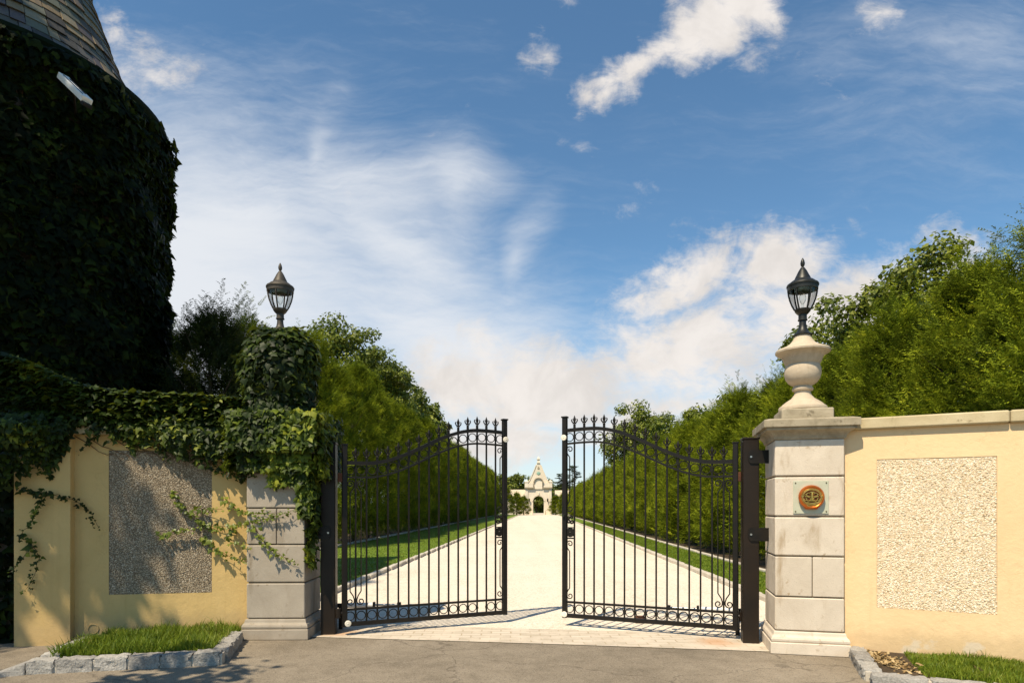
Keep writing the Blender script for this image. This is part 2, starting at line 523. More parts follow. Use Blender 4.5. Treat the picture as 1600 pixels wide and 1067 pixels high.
M['ivy'] = m_leaf('ivy leaf', [(0.1, (0.005, 0.010, 0.002)), (0.5, (0.016, 0.029, 0.004)), (0.74, (0.050, 0.074, 0.008)), (1.0, (0.27, 0.275, 0.026))], 0.16, 0.5, 1.6, 0.5, 0.18)
M['ivy_pier'] = m_leaf('pier ivy leaf', [(0.1, (0.006, 0.012, 0.002)), (0.42, (0.028, 0.048, 0.006)), (0.66, (0.11, 0.145, 0.013)), (1.0, (0.36, 0.35, 0.034))], 0.2, 0.5, 2.4, 0.6, 0.18)
M['ivy_dark'] = m_leaf('tower ivy leaf', [(0.1, (0.002, 0.004, 0.001)), (0.6, (0.0045, 0.009, 0.0015)), (1.0, (0.030, 0.044, 0.005))], 0.10, 0.55, 1.2, 0.4, 0.06)  # leaf colour dropped to near black to stand for the tower's shade
M['ivy_young'] = m_leaf('young ivy leaf', [(0.1, (0.055, 0.085, 0.012)), (0.5, (0.13, 0.165, 0.020)), (1.0, (0.26, 0.27, 0.035))], 0.3, 0.4, 2.5, 0.4)
M['cypress'] = m_leaf('cypress spray', [(0.15, (0.022, 0.036, 0.003)), (0.42, (0.095, 0.130, 0.008)), (0.7, (0.25, 0.295, 0.016)), (1.0, (0.54, 0.53, 0.03))], 0.17, 0.6, 2.2, 0.65, 0.06)
M['juniper'] = m_leaf('dark juniper spray', [(0.1, (0.006, 0.011, 0.003)), (0.6, (0.014, 0.025, 0.006)), (1.0, (0.05, 0.065, 0.012))], 0.2, 0.6, 1.4, 0.5, 0.2)  # leaf colour darkened in place of the tower's shadow
M['oak'] = m_leaf('broad leaf', [(0.1, (0.035, 0.052, 0.008)), (0.5, (0.115, 0.145, 0.016)), (1.0, (0.30, 0.31, 0.045))], 0.22, 0.45, 0.7, 0.5, 0.3)
M['pine'] = m_leaf('pine needle', [(0.1, (0.016, 0.03, 0.012)), (0.6, (0.034, 0.055, 0.018)), (1.0, (0.06, 0.085, 0.026))], 0.15, 0.6, 0.7, 0.5, 0.2)
M['grass'] = m_leaf('grass blade', [(0.1, (0.060, 0.105, 0.008)), (0.5, (0.13, 0.195, 0.014)), (0.85, (0.26, 0.30, 0.03)), (0.95, (0.30, 0.25, 0.09)), (1.0, (0.36, 0.29, 0.13))], 0.3, 0.5, 2.0, 0.35, 0.25)
M['deadleaf'] = m_leaf('dead leaf', [(0.1, (0.22, 0.13, 0.05)), (0.6, (0.42, 0.29, 0.13)), (1.0, (0.58, 0.44, 0.24))], 0.1, 0.8, 2, 0.2)


def m_ground():
    m, T = new_mat('turf ground')
    co = T.n('ShaderNodeTexCoord').outputs['Object']
    a = T.noise(co, 0.35, 6, 0.6).outputs[0]
    f = T.noise(co, 30, 4, 0.7).outputs[0]
    col = T.ramp(T.math('ADD', T.math('MULTIPLY', a, .6), T.math('MULTIPLY', f, .4)),
                 [(0.3, (0.035, 0.055, 0.010)), (0.55, (0.065, 0.10, 0.014)), (0.8, (0.11, 0.13, 0.03))])
    finish(T, col, 0.95, 0, f, 0.5, 0.03)
    return m


def m_asphalt():
    m, T = new_mat('worn asphalt')
    co = T.n('ShaderNodeTexCoord').outputs['Object']
    a = T.noise(co, 0.55, 6, 0.6, 0.5).outputs[0]
    b = T.noise(co, 5.0, 5, 0.65).outputs[0]
    f = T.n('ShaderNodeTexVoronoi', {'Vector': co, 'Scale': 120.0})
    g = T.noise(co, 190, 3, 0.7).outputs[0]
    v = T.math('ADD', T.math('MULTIPLY', a, .45), T.math('MULTIPLY', b, .30))
    v = T.math('ADD', v, T.math('MULTIPLY', g, .25))
    col = T.ramp(v, [(0.34, (0.125, 0.102, 0.073)), (0.5, (0.235, 0.193, 0.141)), (0.66, (0.33, 0.276, 0.208))])
    grit = T.mrange(T.n('ShaderNodeSeparateColor', {0: f.outputs['Color']}).outputs[0], 0.80, 1.0, 0, 0.55)
    col = T.mix(grit, col, (0.36, 0.31, 0.24, 1))
    pit = T.mrange(T.n('ShaderNodeSeparateColor', {0: f.outputs['Color']}).outputs[1], 0.75, 1.0, 0, 0.55)
    col = T.mix(pit, col, (0.05, 0.042, 0.032, 1))
    # a few long seams and oil spots
    vo = T.n('ShaderNodeTexVoronoi', {'Vector': T.vmath('ADD', co, T.vmath('MULTIPLY', T.noise(co, 1.4, 5).outputs['Color'], (.9, .9, 0))),
                                      'Scale': 0.42}, feature='DISTANCE_TO_EDGE').outputs['Distance']
    col = T.mix(T.mrange(vo, 0.006, 0.0, 0, 0.45), col, (0.05, 0.04, 0.03, 1))
    h = T.math('ADD', T.math('MULTIPLY', f.outputs['Distance'], 1.2), g)
    finish(T, col, 0.9, 0, h, 0.55, 0.006, 0.25)
    return m


def m_gravel():
    m, T = new_mat('pale gravel')
    co = T.n('ShaderNodeTexCoord').outputs['Object']
    a = T.noise(co, 0.30, 6, 0.6).outputs[0]
    b = T.noise(co, 2.5, 5, 0.65).outputs[0]
    f = T.n('ShaderNodeTexVoronoi', {'Vector': co, 'Scale': 48.0})
    fr = T.n('ShaderNodeSeparateColor', {0: f.outputs['Color']}).outputs[0]
    v = T.math('ADD', T.math('MULTIPLY', a, .3), T.math('MULTIPLY', b, .25))
    v = T.math('ADD', v, T.math('MULTIPLY', fr, .45))
    trk = T.noise(T.n('ShaderNodeMapping', {'Vector': co, 'Rotation': (0, 0, -DRIVE_RZ), 'Scale': (1.1, 0.05, 1)}).outputs[0], 1.0, 5, 0.6).outputs[0]
    v = T.math('ADD', v, T.math('MULTIPLY', T.math('SUBTRACT', trk, .5), .35))
    col = T.ramp(v, [(0.15, (0.44, 0.365, 0.275)), (0.42, (0.66, 0.57, 0.455)), (0.72, (0.79, 0.70, 0.58))])
    finish(T, col, 0.92, 0, f.outputs['Distance'], 0.6, 0.012, 0.2)
    return m


def m_paver():
    m, T = new_mat('granite setts')
    co = T.n('ShaderNodeTexCoord').outputs['Object']
    br = T.n('ShaderNodeTexBrick', {'Vector': T.vmath('ADD', co, T.vmath('MULTIPLY', T.noise(co, 5, 3).outputs['Color'], (.03, .03, 0))),
                                    'Color1': (0.46, 0.39, 0.30, 1), 'Color2': (0.60, 0.52, 0.42, 1), 'Mortar': (0.40, 0.32, 0.22, 1),
                                    'Scale': 1.0, 'Mortar Size': 0.010, 'Brick Width': 0.24, 'Row Height': 0.125, 'Mortar Smooth': 0.4})
    n = T.noise(co, 3.0, 6, 0.65).outputs[0]
    f = T.noise(co, 110.0, 3, 0.65).outputs[0]
    col = T.mix(T.mrange(n, 0.42, 0.62, 0, 0.75), br.outputs[0], (0.62, 0.53, 0.42, 1))
    col = T.mix(T.mrange(f, 0.5, 0.8, 0, 0.4), col, (0.34, 0.28, 0.21, 1))
    # rust run-off beside the hinge posts
    sep = T.n('ShaderNodeSeparateXYZ', {0: co})
    for cx, cy in ((2.35, 7.35), (-2.15, 7.95)):
        d = T.n('ShaderNodeVectorMath', {0: T.vmath('ADD', co, T.vmath('MULTIPLY', T.noise(co, 4, 4).outputs['Color'], (.3, .2, 0))),
                                         1: (cx + .15, cy + .1, 0)}, operation='DISTANCE').outputs['Value']
        col = T.mix(T.mrange(d, 0.34, 0.05, 0, 0.55), col, (0.50, 0.22, 0.07, 1))
    h = T.math('ADD', T.math('MULTIPLY', br.outputs['Fac'], -1.5), f)
    finish(T, col, 0.85, 0, h, 0.4, 0.008, 0.25)
    return m


DRIVE_RZ = -math.atan(0.041)
M['ground'] = m_ground()
M['asphalt'] = m_asphalt()
M['gravel'] = m_gravel()
M['paver'] = m_paver()
M['soil'] = m_noise('bare soil', [(0.3, (0.035, 0.024, 0.014)), (0.7, (0.10, 0.07, 0.04))], 3, 0.95, 40, 0.7, 0.03)

mg, Tg = new_mat('lantern glass')
_gl = Tg.n('ShaderNodeBsdfGlossy', {'Color': (0.9, 0.92, 0.92, 1), 'Roughness': 0.08})
_tp = Tg.n('ShaderNodeBsdfTransparent', {'Color': (0.93, 0.94, 0.93, 1)})
_nz = Tg.noise(Tg.n('ShaderNodeTexCoord').outputs['Object'], 20, 3).outputs[0]
_fr = Tg.n('ShaderNodeFresnel', {'IOR': 1.35})
_mx = Tg.n('ShaderNodeMixShader', {0: Tg.math('ADD', Tg.math('MULTIPLY', _fr.outputs[0], .5), Tg.math('MULTIPLY', _nz, 0.06), clamp=True), 1: _tp.outputs[0], 2: _gl.outputs[0]})
Tg.n('ShaderNodeOutputMaterial', {'Surface': _mx.outputs[0]})
M['glass'] = mg

# ------------------------------------------------------------------ geometry of the site (metres; camera at the origin looking +y)
DS = 0.041                                    # the drive runs slightly to the right of +y


def kr(d): return 3.72 + DS * d               # right drive edge
def kl(d): return -3.62 + DS * d              # left drive edge


DRIVE_RZ = -math.atan(DS)


def P(px, py, d):
    """point of the site measured at depth d"""
    return Vector(((px - CXP) / FPX * d, d, EYE + (HZ - py) / FPX * d))


def sheet(name, pts, z, m, kind='structure'):
    b = MB().add([(x, y, z) for x, y in pts], [tuple(range(len(pts)))])
    return tag(b.build(name, m), kind=kind)


sheet('ground', [(-1500, -300), (1500, -300), (1500, 2500), (-1500, 2500)], -0.030, M['ground'])
ae = [(-60, 12.8), (-5.2, 8.0), (-2.44, 7.66), (0.29, 7.28), (2.73, 6.88), (3.6, 6.75), (60, -1.0)]
sheet('asphalt_road', [(-60, -30), (60, -30)] + ae[::-1], -0.004, M['asphalt'])
sheet('paver_apron', [(-2.75, 7.70), (-2.44, 7.66), (0.29, 7.28), (2.73, 6.88), (3.2, 6.85), (3.5, 7.7), (0.3, 8.15), (-2.75, 8.6)], 0.002, M['paver'])
sheet('driveway', [(-2.75, 8.3), (0.3, 7.9), (3.4, 7.5), (kr(9), 9), (kr(131), 131), (kl(131), 131), (kl(9), 9)], -0.002, M['gravel'])
sheet('forecourt', [(kl(129), 130.5), (kr(129), 130.5), (16, 170), (-6, 170)], 0.003, M['gravel'])
LAWN_R = [(kr(8.3) + .13, 8.3), (kr(126) + .13, 126), (kr(126) + 1.5, 126), (kr(8.3) + 1.5, 8.3)]
LAWN_L = [(kl(9.2) - .13, 9.2), (kl(13) - 4.0, 13), (kl(126) - 4.0, 126), (kl(126) - .13, 126)]
M['lawn'] = m_noise('mown lawn', [(0.3, (0.085, 0.14, 0.010)), (0.55, (0.13, 0.19, 0.014)), (0.8, (0.20, 0.23, 0.03))], 0.8, 0.95, 25, 0.5, 0.03, speck=0.4)
sheet('lawn', LAWN_R, 0.045, M['lawn'])
sheet('lawn', LAWN_L, 0.045, M['lawn'])
sheet('hedge_bed', [(kr(7) + 1.62, 7), (kr(128) + 1.62, 128), (kr(128) + 5, 128), (kr(7) + 5, 7)], 0.03, M['soil'])
sheet('hedge_bed', [(kl(9) - 4.12, 9), (kl(9) - 8, 9), (kl(128) - 8, 128), (kl(128) - 4.12, 128)], 0.03, M['soil'])


def kerb(off, side, y0, y1, w, h):
    """run of long pale stones with open joints"""
    b = MB()
    y = y0
    while y < y1:
        L = 0.9 + random.random() * 0.25
        ye = min(y + L, y1)
        f = kr if side > 0 else kl
        xm = f((y + ye) / 2) + off
        b.cbox((xm + random.uniform(-.006, .006), (y + ye) / 2, h / 2 - .03 + random.uniform(-.005, .005)),
               (w, ye - y - 0.012, h + .06), 0.012)
        y = ye
    return tag(b.build('kerb', M['kerbstone']), kind='structure')


kerb(0.065, 1, 8.2, 126, 0.13, 0.085)
kerb(-0.065, -1, 9.0, 126, 0.13, 0.085)
kerb(1.56, 1, 8.2, 126, 0.12, 0.10)
kerb(-4.06, -1, 13.0, 126, 0.12, 0.12)


# grass
def blades(name, poly, n, h, m, zb=0.0, bias=None, wmul=1.0):
    """grass over a quad poly (4 corner points, bilinear)"""
    a, b, c, d = [np.array(p, float) for p in poly]
    u = rng.random((n, 1))
    v = rng.random((n, 1))
    if bias:
        v = v ** bias
    p = (1 - v) * ((1 - u) * a + u * b) + v * ((1 - u) * d + u * c)
    ang = rng.random(n) * 2 * pi
    patch = np.sin(p[:, 0] * 7.1 + np.sin(p[:, 1] * 5.3) * 1.5) * np.sin(p[:, 1] * 8.3 + p[:, 0] * 2.9)
    hh = h * (0.40 + 0.75 * rng.random(n) + .5 * (rng.random(n) > .97)) * (1 + .35 * patch)
    w = (0.003 + 0.003 * rng.random(n)) * wmul
    lean = hh * (0.15 + 0.55 * rng.random(n))
    la = rng.random(n) * 2 * pi
    V = np.zeros((n, 5, 3))
    cx, sx = np.cos(ang) * w, np.sin(ang) * w
    z0 = zb
    V[:, 0] = np.c_[p[:, 0] - cx, p[:, 1] - sx, np.full(n, z0)]
    V[:, 1] = np.c_[p[:, 0] + cx, p[:, 1] + sx, np.full(n, z0)]
    mx, my = p[:, 0] + np.cos(la) * lean * .35, p[:, 1] + np.sin(la) * lean * .35
    V[:, 2] = np.c_[mx + cx * .7, my + sx * .7, z0 + hh * .62]
    V[:, 3] = np.c_[mx - cx * .7, my - sx * .7, z0 + hh * .62]
    V[:, 4] = np.c_[p[:, 0] + np.cos(la) * lean, p[:, 1] + np.sin(la) * lean, z0 + hh]
    base = (np.arange(n) * 5)[:, None]
    F = np.concatenate([base + np.array([[0, 1, 2]]), base + np.array([[0, 2, 3]]), base + np.array([[3, 2, 4]])])
    me = np_mesh(name, V.reshape(-1, 3), F)
    return tag(link(me, name, m), kind='stuff')


blades('grass', [(kr(8.4) + .14, 8.4), (kr(8.4) + 1.49, 8.4), (kr(60) + 1.49, 60), (kr(60) + .14, 60)], 60000, 0.032, M['grass'], 0.045, 1.8, 1.8)
blades('grass', [(kl(9.3) - 3.9, 9.3), (kl(9.3) - .14, 9.3), (kl(60) - .14, 60), (kl(60) - 3.9, 60)], 50000, 0.032, M['grass'], 0.045, 1.8, 1.8)


# ------------------------------------------------------------------ foliage generators
def leaf_mesh(name, pts, nrm, size, droop=0.8, jit=0.45, lobes=True):
    """ivy-like leaves: pts (n,3), nrm outward normals (n,3), size (n,)"""
    n = len(pts)
    nrm = unit(nrm + rng.normal(0, jit, (n, 3)) + np.array([0, 0, 0.25]))
    dn = np.tile(np.array([0, 0, -1.0]), (n, 1)) * droop + rng.normal(0, 0.55, (n, 3))
    T = unit(dn - nrm * np.sum(dn * nrm, 1, keepdims=True))
    S = np.cross(T, nrm)
    if lobes:
        tpl = np.array([(0, -.02, 0), (-.26, -.10, -.03), (-.56, .22, -.12), (-.30, .42, -.02), (0, 1.0, -.10),
                        (.30, .42, -.02), (.56, .22, -.12), (.26, -.10, -.03), (0, .38, .06)])
        fc = [(8, 0, 1), (8, 1, 2), (8, 2, 3), (8, 3, 4), (8, 4, 5), (8, 5, 6), (8, 6, 7), (8, 7, 0)]
    else:
        tpl = np.array([(0, 0, 0), (-.34, .4, -.08), (0, 1.0, -.08), (.34, .4, -.08)])
        fc = [(0, 3, 2), (0, 2, 1)]
    k = len(tpl)
    wob = 1 + rng.normal(0, 0.12, (n, k, 1))
    L = (tpl[None] * wob) * size[:, None, None]
    V = pts[:, None, :] + L[:, :, 0:1] * S[:, None, :] + L[:, :, 1:2] * T[:, None, :] + L[:, :, 2:3] * nrm[:, None, :]
    base = (np.arange(n) * k)[:, None, None]
    F = (base + np.array(fc)[None]).reshape(-1, 3)
    return np_mesh(name, V.reshape(-1, 3), F)


def spray_tris(O, D, L, npair, leaf, width, droop, up=0.0, spread=0.75):
    """feathery sprays: an axis with leaflets on both sides. returns V, F"""
    n = len(O)
    D = unit(D)
    rnd = unit(rng.normal(0, 1, (n, 3)))
    up3 = np.array([0, 0, 1.0])
    S = unit(np.cross(D, up3 + rnd * .45))
    NRM = unit(np.cross(S, D) * -1.0)
    NRM = np.where(NRM[:, 2:3] < 0, -NRM, NRM)
    t = (np.arange(npair) + 0.5) / npair
    out = []
    g = np.array([0, 0, -1.0])
    for k, tt in enumerate(t):
        ax = O + D * (L * tt)[:, None] + g * (droop * L * tt ** 2)[:, None]
        d2 = unit(D + g * (2 * droop * tt)[:, None])
        ll = leaf * (1.15 - 0.75 * tt) * (0.7 + 0.6 * rng.random(n))
        for sgn in (-1, 1):
            dirn = unit(d2 * (0.75 + .2 * rng.random((n, 1))) + S * sgn * spread + rng.normal(0, .18, (n, 3)))
            wv = unit(np.cross(dirn, NRM + rng.normal(0, .35, (n, 3)))) * (width * (0.7 + .6 * rng.random((n, 1))))
            mid = ax + dirn * (ll * .35)[:, None]
            V = np.stack([ax, mid + wv, ax + dirn * ll[:, None] + g * (0.15 * ll)[:, None], mid - wv], 1)
            out.append(V)
    # terminal leaflet
    V = np.stack(out, 1).reshape(-1, 3)
    m = len(V) // 4
    F = (np.arange(m) * 4)[:, None] + np.array([[0, 1, 2, 3]])
    return V, F


def cypress_mesh(name, H, Rm, nclump, nspray, npair, seed, tip=0.8, leaf=0.078, width=0.0072, z0=0.25, lump=0.10, upright=.75, power=1.7, base=.72):
    global rng
    rng = np.random.default_rng(seed)
    nb = nclump
    t = rng.random(nb * 2) ** 0.9
    az = rng.random(nb * 2) * 2 * pi
    hole = np.sin(az * 2 + t * 11 + seed * 1.7) * np.sin(az * 3 - t * 19 + seed) + .55 * np.sin(az * 5 + t * 31 + seed * .6)
    keep = np.argsort(-(hole + rng.normal(0, .30, nb * 2)))[:nb]
    t, az = t[keep], az[keep]
    prof = np.where(t < .18, base + (1 - base) * t / .18, np.maximum(1 - ((t - .18) / .84) ** power, 0.0) ** .62)
    lumps = 1 + lump * np.sin(az * 3 + t * 9 + seed) + lump * .7 * np.sin(az * 5 - t * 17 + seed * 2)
    depth = np.where(rng.random(nb) < .80, 1.05 - .24 * rng.random(nb), .35 + .45 * rng.random(nb))
    r = Rm * prof * lumps * depth
    z = z0 + t * (H - z0)
    C = np.c_[r * np.cos(az), r * np.sin(az), z]
    rad = np.c_[np.cos(az), np.sin(az), np.zeros(nb)]
    cdir = unit(rad + np.array([0, 0, upright]) * (.5 + rng.random((nb, 1))) + rng.normal(0, .34, (nb, 3)))
    csz = .7 + .6 * rng.random(nb)
    O = np.repeat(C, nspray, 0) + rng.normal(0, .125, (nb * nspray, 3)) * np.repeat(csz, nspray)[:, None]
    D = np.repeat(cdir, nspray, 0) + rng.normal(0, .42, (nb * nspray, 3))
    D[:, 2] += np.repeat(t, nspray) * .5
    L = (.20 + .24 * rng.random(nb * nspray)) * np.repeat(csz, nspray)
    V1, F1 = spray_tris(O, D, L, npair, leaf, width, .02 + .22 * rng.random(len(O)))
    # feathery leaders at the top
    nl = 14
    V2s = []
    la = rng.random(nl) * 2 * pi
    lr = Rm * .38 * rng.random(nl) ** .7
    for i in range(nl):
        m = 26
        zz = np.linspace(0, 1, m)
        ht = tip * (0.45 + .7 * rng.random()) * (1.3 if i == 0 else 1)
        base = np.array([lr[i] * cos(la[i]), lr[i] * sin(la[i]), H - .35 - lr[i] * .5])
        lean = rng.normal(0, .12, 2)
        O2 = base + np.c_[lean[0] * zz, lean[1] * zz, zz * ht]
        a2 = rng.random(m) * 2 * pi
        D2 = np.c_[np.cos(a2) * .8, np.sin(a2) * .8, np.full(m, .85)]
        V2, F2 = spray_tris(O2, D2, .10 + .26 * (1 - zz) + .05 * rng.random(m), 6, leaf * .75, width * .8, np.full(m, .22))
        V2s.append((V2, F2))
    Vs, Fs, off = [V1], [F1], len(V1)
    for V2, F2 in V2s:
        Vs.append(V2)
        Fs.append(F2 + off)
        off += len(V2)
    return np_mesh(name, np.concatenate(Vs), np.concatenate(Fs))


def trunk_mb(H, r0, limbs, spread, seed, lean=0.0):
    rr = random.Random(seed)
    b = MB()
    k = 7
    pts = [(lean * (i / k) + rr.uniform(-.04, .04) * H * .15, rr.uniform(-.04, .04) * H * .15 if i else 0, H * i / k) for i in range(k + 1)]
    b.tube(pts, [r0 * (1.25 if i == 0 else 1) * (1 - .86 * i / k) for i in range(k + 1)], 8)
    for j in range(limbs):
        i = rr.randint(2, k - 1)
        p = Vector(pts[i])
        a = rr.random() * 2 * pi
        L = spread * (0.5 + .5 * rr.random())
        up = rr.uniform(.25, .9)
        q = [p, p + Vector((cos(a) * L * .4, sin(a) * L * .4, L * up * .35)), p + Vector((cos(a) * L * .75, sin(a) * L * .75, L * up * .8)),
             p + Vector((cos(a) * L, sin(a) * L, L * up * 1.15))]
        rb = r0 * (1 - .86 * i / k) * .6
        b.tube(q, [rb, rb * .75, rb * .45, rb * .15], 6)
    return b


def broad_crown(name, cz, rx, rz, nclump, nleaf, leaf, seed, clump=0.3, base=None):
    """crown of leaf clumps spread through an ellipsoid volume"""
    global rng
    rng = np.random.default_rng(seed)
    d = unit(rng.normal(0, 1, (nclump, 3)))
    rr = rng.random(nclump) ** .38
    lump = 1 + .22 * np.sin(d[:, 0] * 4 + seed) * np.cos(d[:, 2] * 5 + seed * .7) + rng.normal(0, .07, nclump)
    C = d * (rr * lump)[:, None] * np.array([rx, rx, rz]) + np.array([0, 0, cz])
    cs = rx * clump * (.6 + .7 * rng.random(nclump))
    N = nclump * nleaf
    ld = unit(rng.normal(0, 1, (N, 3)))
    P0 = np.repeat(C, nleaf, 0) + ld * (np.repeat(cs, nleaf) * rng.random(N) ** .45)[:, None] * np.array([1, 1, .75])
    nr = unit(ld + np.array([0, 0, .5]))
    return leaf_mesh(name, P0, nr, leaf * (.6 + .8 * rng.random(N)), 0.5, .5, False)


# ------------------------------------------------------------------ piers
def pier(name, label, loc, rz, stone, joints, vjoints, chamfer=0.009):
    t = thing(name, label, 'gate pier', loc, rz)
    # mortar core
    MB().box((0, 0, 1.22), (0.64, 0.64, 1.98)).build('mortar_core', M['mortar'], t)
    for i in range(len(joints) - 1):
        z0, z1 = joints[i], joints[i + 1]
        if i in vjoints:
            x = vjoints[i]
            for a, e in ((-.34, x), (x, .34)):
                MB().cbox(((a + e) / 2, 0, (z0 + z1) / 2), (e - a - .008, .68, z1 - z0 - .014), chamfer * .6).build('stone_block', stone, t, bevel=.004)
        else:
            MB().cbox((0, 0, (z0 + z1) / 2), (.68, .68, z1 - z0 - .014), chamfer).build('stone_block', stone, t, bevel=.004)
    MB().sqlathe([(.390, 0.0), (.390, .115), (.384, .12)]).build('plinth', stone, t, bevel=.006)
    MB().sqlathe([(.372, .1205), (.382, .135), (.384, .155), (.376, .175), (.362, .19), (.357, .2), (.352, .225), (.346, .235)]).build('base_moulding', stone, t)
    return t


PR = (3.215, 7.08)
RZR = -R(13.4)
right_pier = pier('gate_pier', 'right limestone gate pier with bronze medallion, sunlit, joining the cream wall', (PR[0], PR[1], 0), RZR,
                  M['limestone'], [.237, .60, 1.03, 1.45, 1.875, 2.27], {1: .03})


def pier_cap(t):
    MB().sqlathe([(.343, 2.265), (.352, 2.275), (.356, 2.292), (.366, 2.312), (.388, 2.335), (.414, 2.352), (.436, 2.362), (.438, 2.385)]).build('cap_moulding', M['weathered'], t)
    MB().sqlathe([(.462, 2.387), (.466, 2.392), (.466, 2.462), (.462, 2.468), (.40, 2.485), (.30, 2.492)]).build('cap_slab', M['weathered'], t, bevel=.005)


pier_cap(right_pier)

PL = (-2.79, 7.87)
RZL = R(1.5)
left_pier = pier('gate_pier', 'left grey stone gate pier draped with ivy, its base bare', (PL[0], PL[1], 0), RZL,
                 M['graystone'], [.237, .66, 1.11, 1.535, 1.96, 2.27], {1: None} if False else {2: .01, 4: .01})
pier_cap(left_pier)

# urns
URN = [(.235, .115), (.247, .125), (.249, .150), (.240, .165), (.222, .175), (.205, .195), (.165, .225), (.120, .255), (.090, .295), (.082, .325),
       (.084, .335), (.104, .342), (.110, .358), (.104, .374), (.096, .380), (.094, .392), (.108, .402), (.150, .432), (.178, .475), (.190, .530),
       (.188, .575), (.176, .618), (.172, .626), (.178, .632), (.192, .660), (.205, .700), (.232, .735), (.270, .752), (.281, .760), (.283, .778), (.274, .792),
       (.235, .808), (.180, .830), (.130, .865), (.100, .905), (.086, .935), (.080, .955)]


def urn(label, loc, rz):
    t = thing('stone_urn', label, 'urn', loc, rz)
    MB().cbox((0, 0, .058), (.52, .52, .116), .01).build('square_foot', M['weathered'], t, bevel=.004)
    MB().lathe(URN, n=48).build('vase', M['urnstone'], t, smooth=True)
    return t


urn_r = urn('pale stone lidded urn standing bare on the right gate pier cap', (PR[0], PR[1], 2.492), RZR)
UL = (-2.85, 7.87)
urn_l = urn('stone urn hidden in the ball of ivy on the left gate pier', (UL[0], UL[1], 2.492), RZL)
urn_l.scale = (1, 1, 1.26)


# lanterns
def lantern(label, loc, rz, metal):
    t = thing('lantern', label, 'lantern', loc, rz)
    MB().lathe([(.098, 0), (.100, .010), (.085, .022), (.062, .045), (.046, .080), (.038, .120), (.036, .165), (.050, .168), (.050, .178),
                (.044, .182), (.044, .232), (.054, .238)], n=24).build('stem', metal, t, smooth=True)
    MB().lathe([(.054, .2385), (.066, .250), (.082, .272), (.086, .290), (.078, .292), (.05, .292)], n=24).build('cup', metal, t, smooth=True)
    fr = MB()
    prof = [(.082, .288), (.108, .340), (.130, .400), (.144, .460), (.150, .520)]
    for k in range(6):
        a = 2 * pi * k / 6 + R(30)
        fr.tube([(r * cos(a), r * sin(a), z) for r, z in prof], .0095, 6)
    fr.lathe([(.138, .500), (.158, .500), (.160, .545), (.148, .548)], n=24, cap=False)
    fr.build('glass_frame', metal, t, smooth=True)
    gp = [(r * .965, z) for r, z in prof]
    MB().lathe(gp, n=6 * 4, cap=False).build('glass', M['glass'], t, smooth=True)
    MB().lathe([(.012, .30), (.014, .335), (.012, .35), (.028, .375), (.038, .41), (.034, .44), (.018, .46), (.004, .468)], n=14).build('bulb', M['glass'], t, smooth=True)
    MB().lathe([(.150, .543), (.165, .540), (.168, .556), (.160, .570), (.142, .576), (.132, .590), (.112, .606), (.086, .622), (.080, .640), (.066, .668),
                (.044, .715), (.030, .738), (.026, .742)], n=24).build('roof', metal, t, smooth=True)
    MB().lathe([(.026, .7425), (.022, .752), (.012, .758), (.012, .764), (.020, .776), (.024, .800), (.018, .830), (.008, .852), (.002, .860)], n=12).build('finial', metal, t, smooth=True)
    return t


lantern('black lantern on the bare stone urn of the right pier', (PR[0], PR[1], 2.492 + .950), R(10), M['lantern'])
lantern('weathered grey lantern rising from the ivy ball on the left pier', (UL[0], UL[1], 2.492 + .950 * 1.26), R(0), M['lantern_old'])


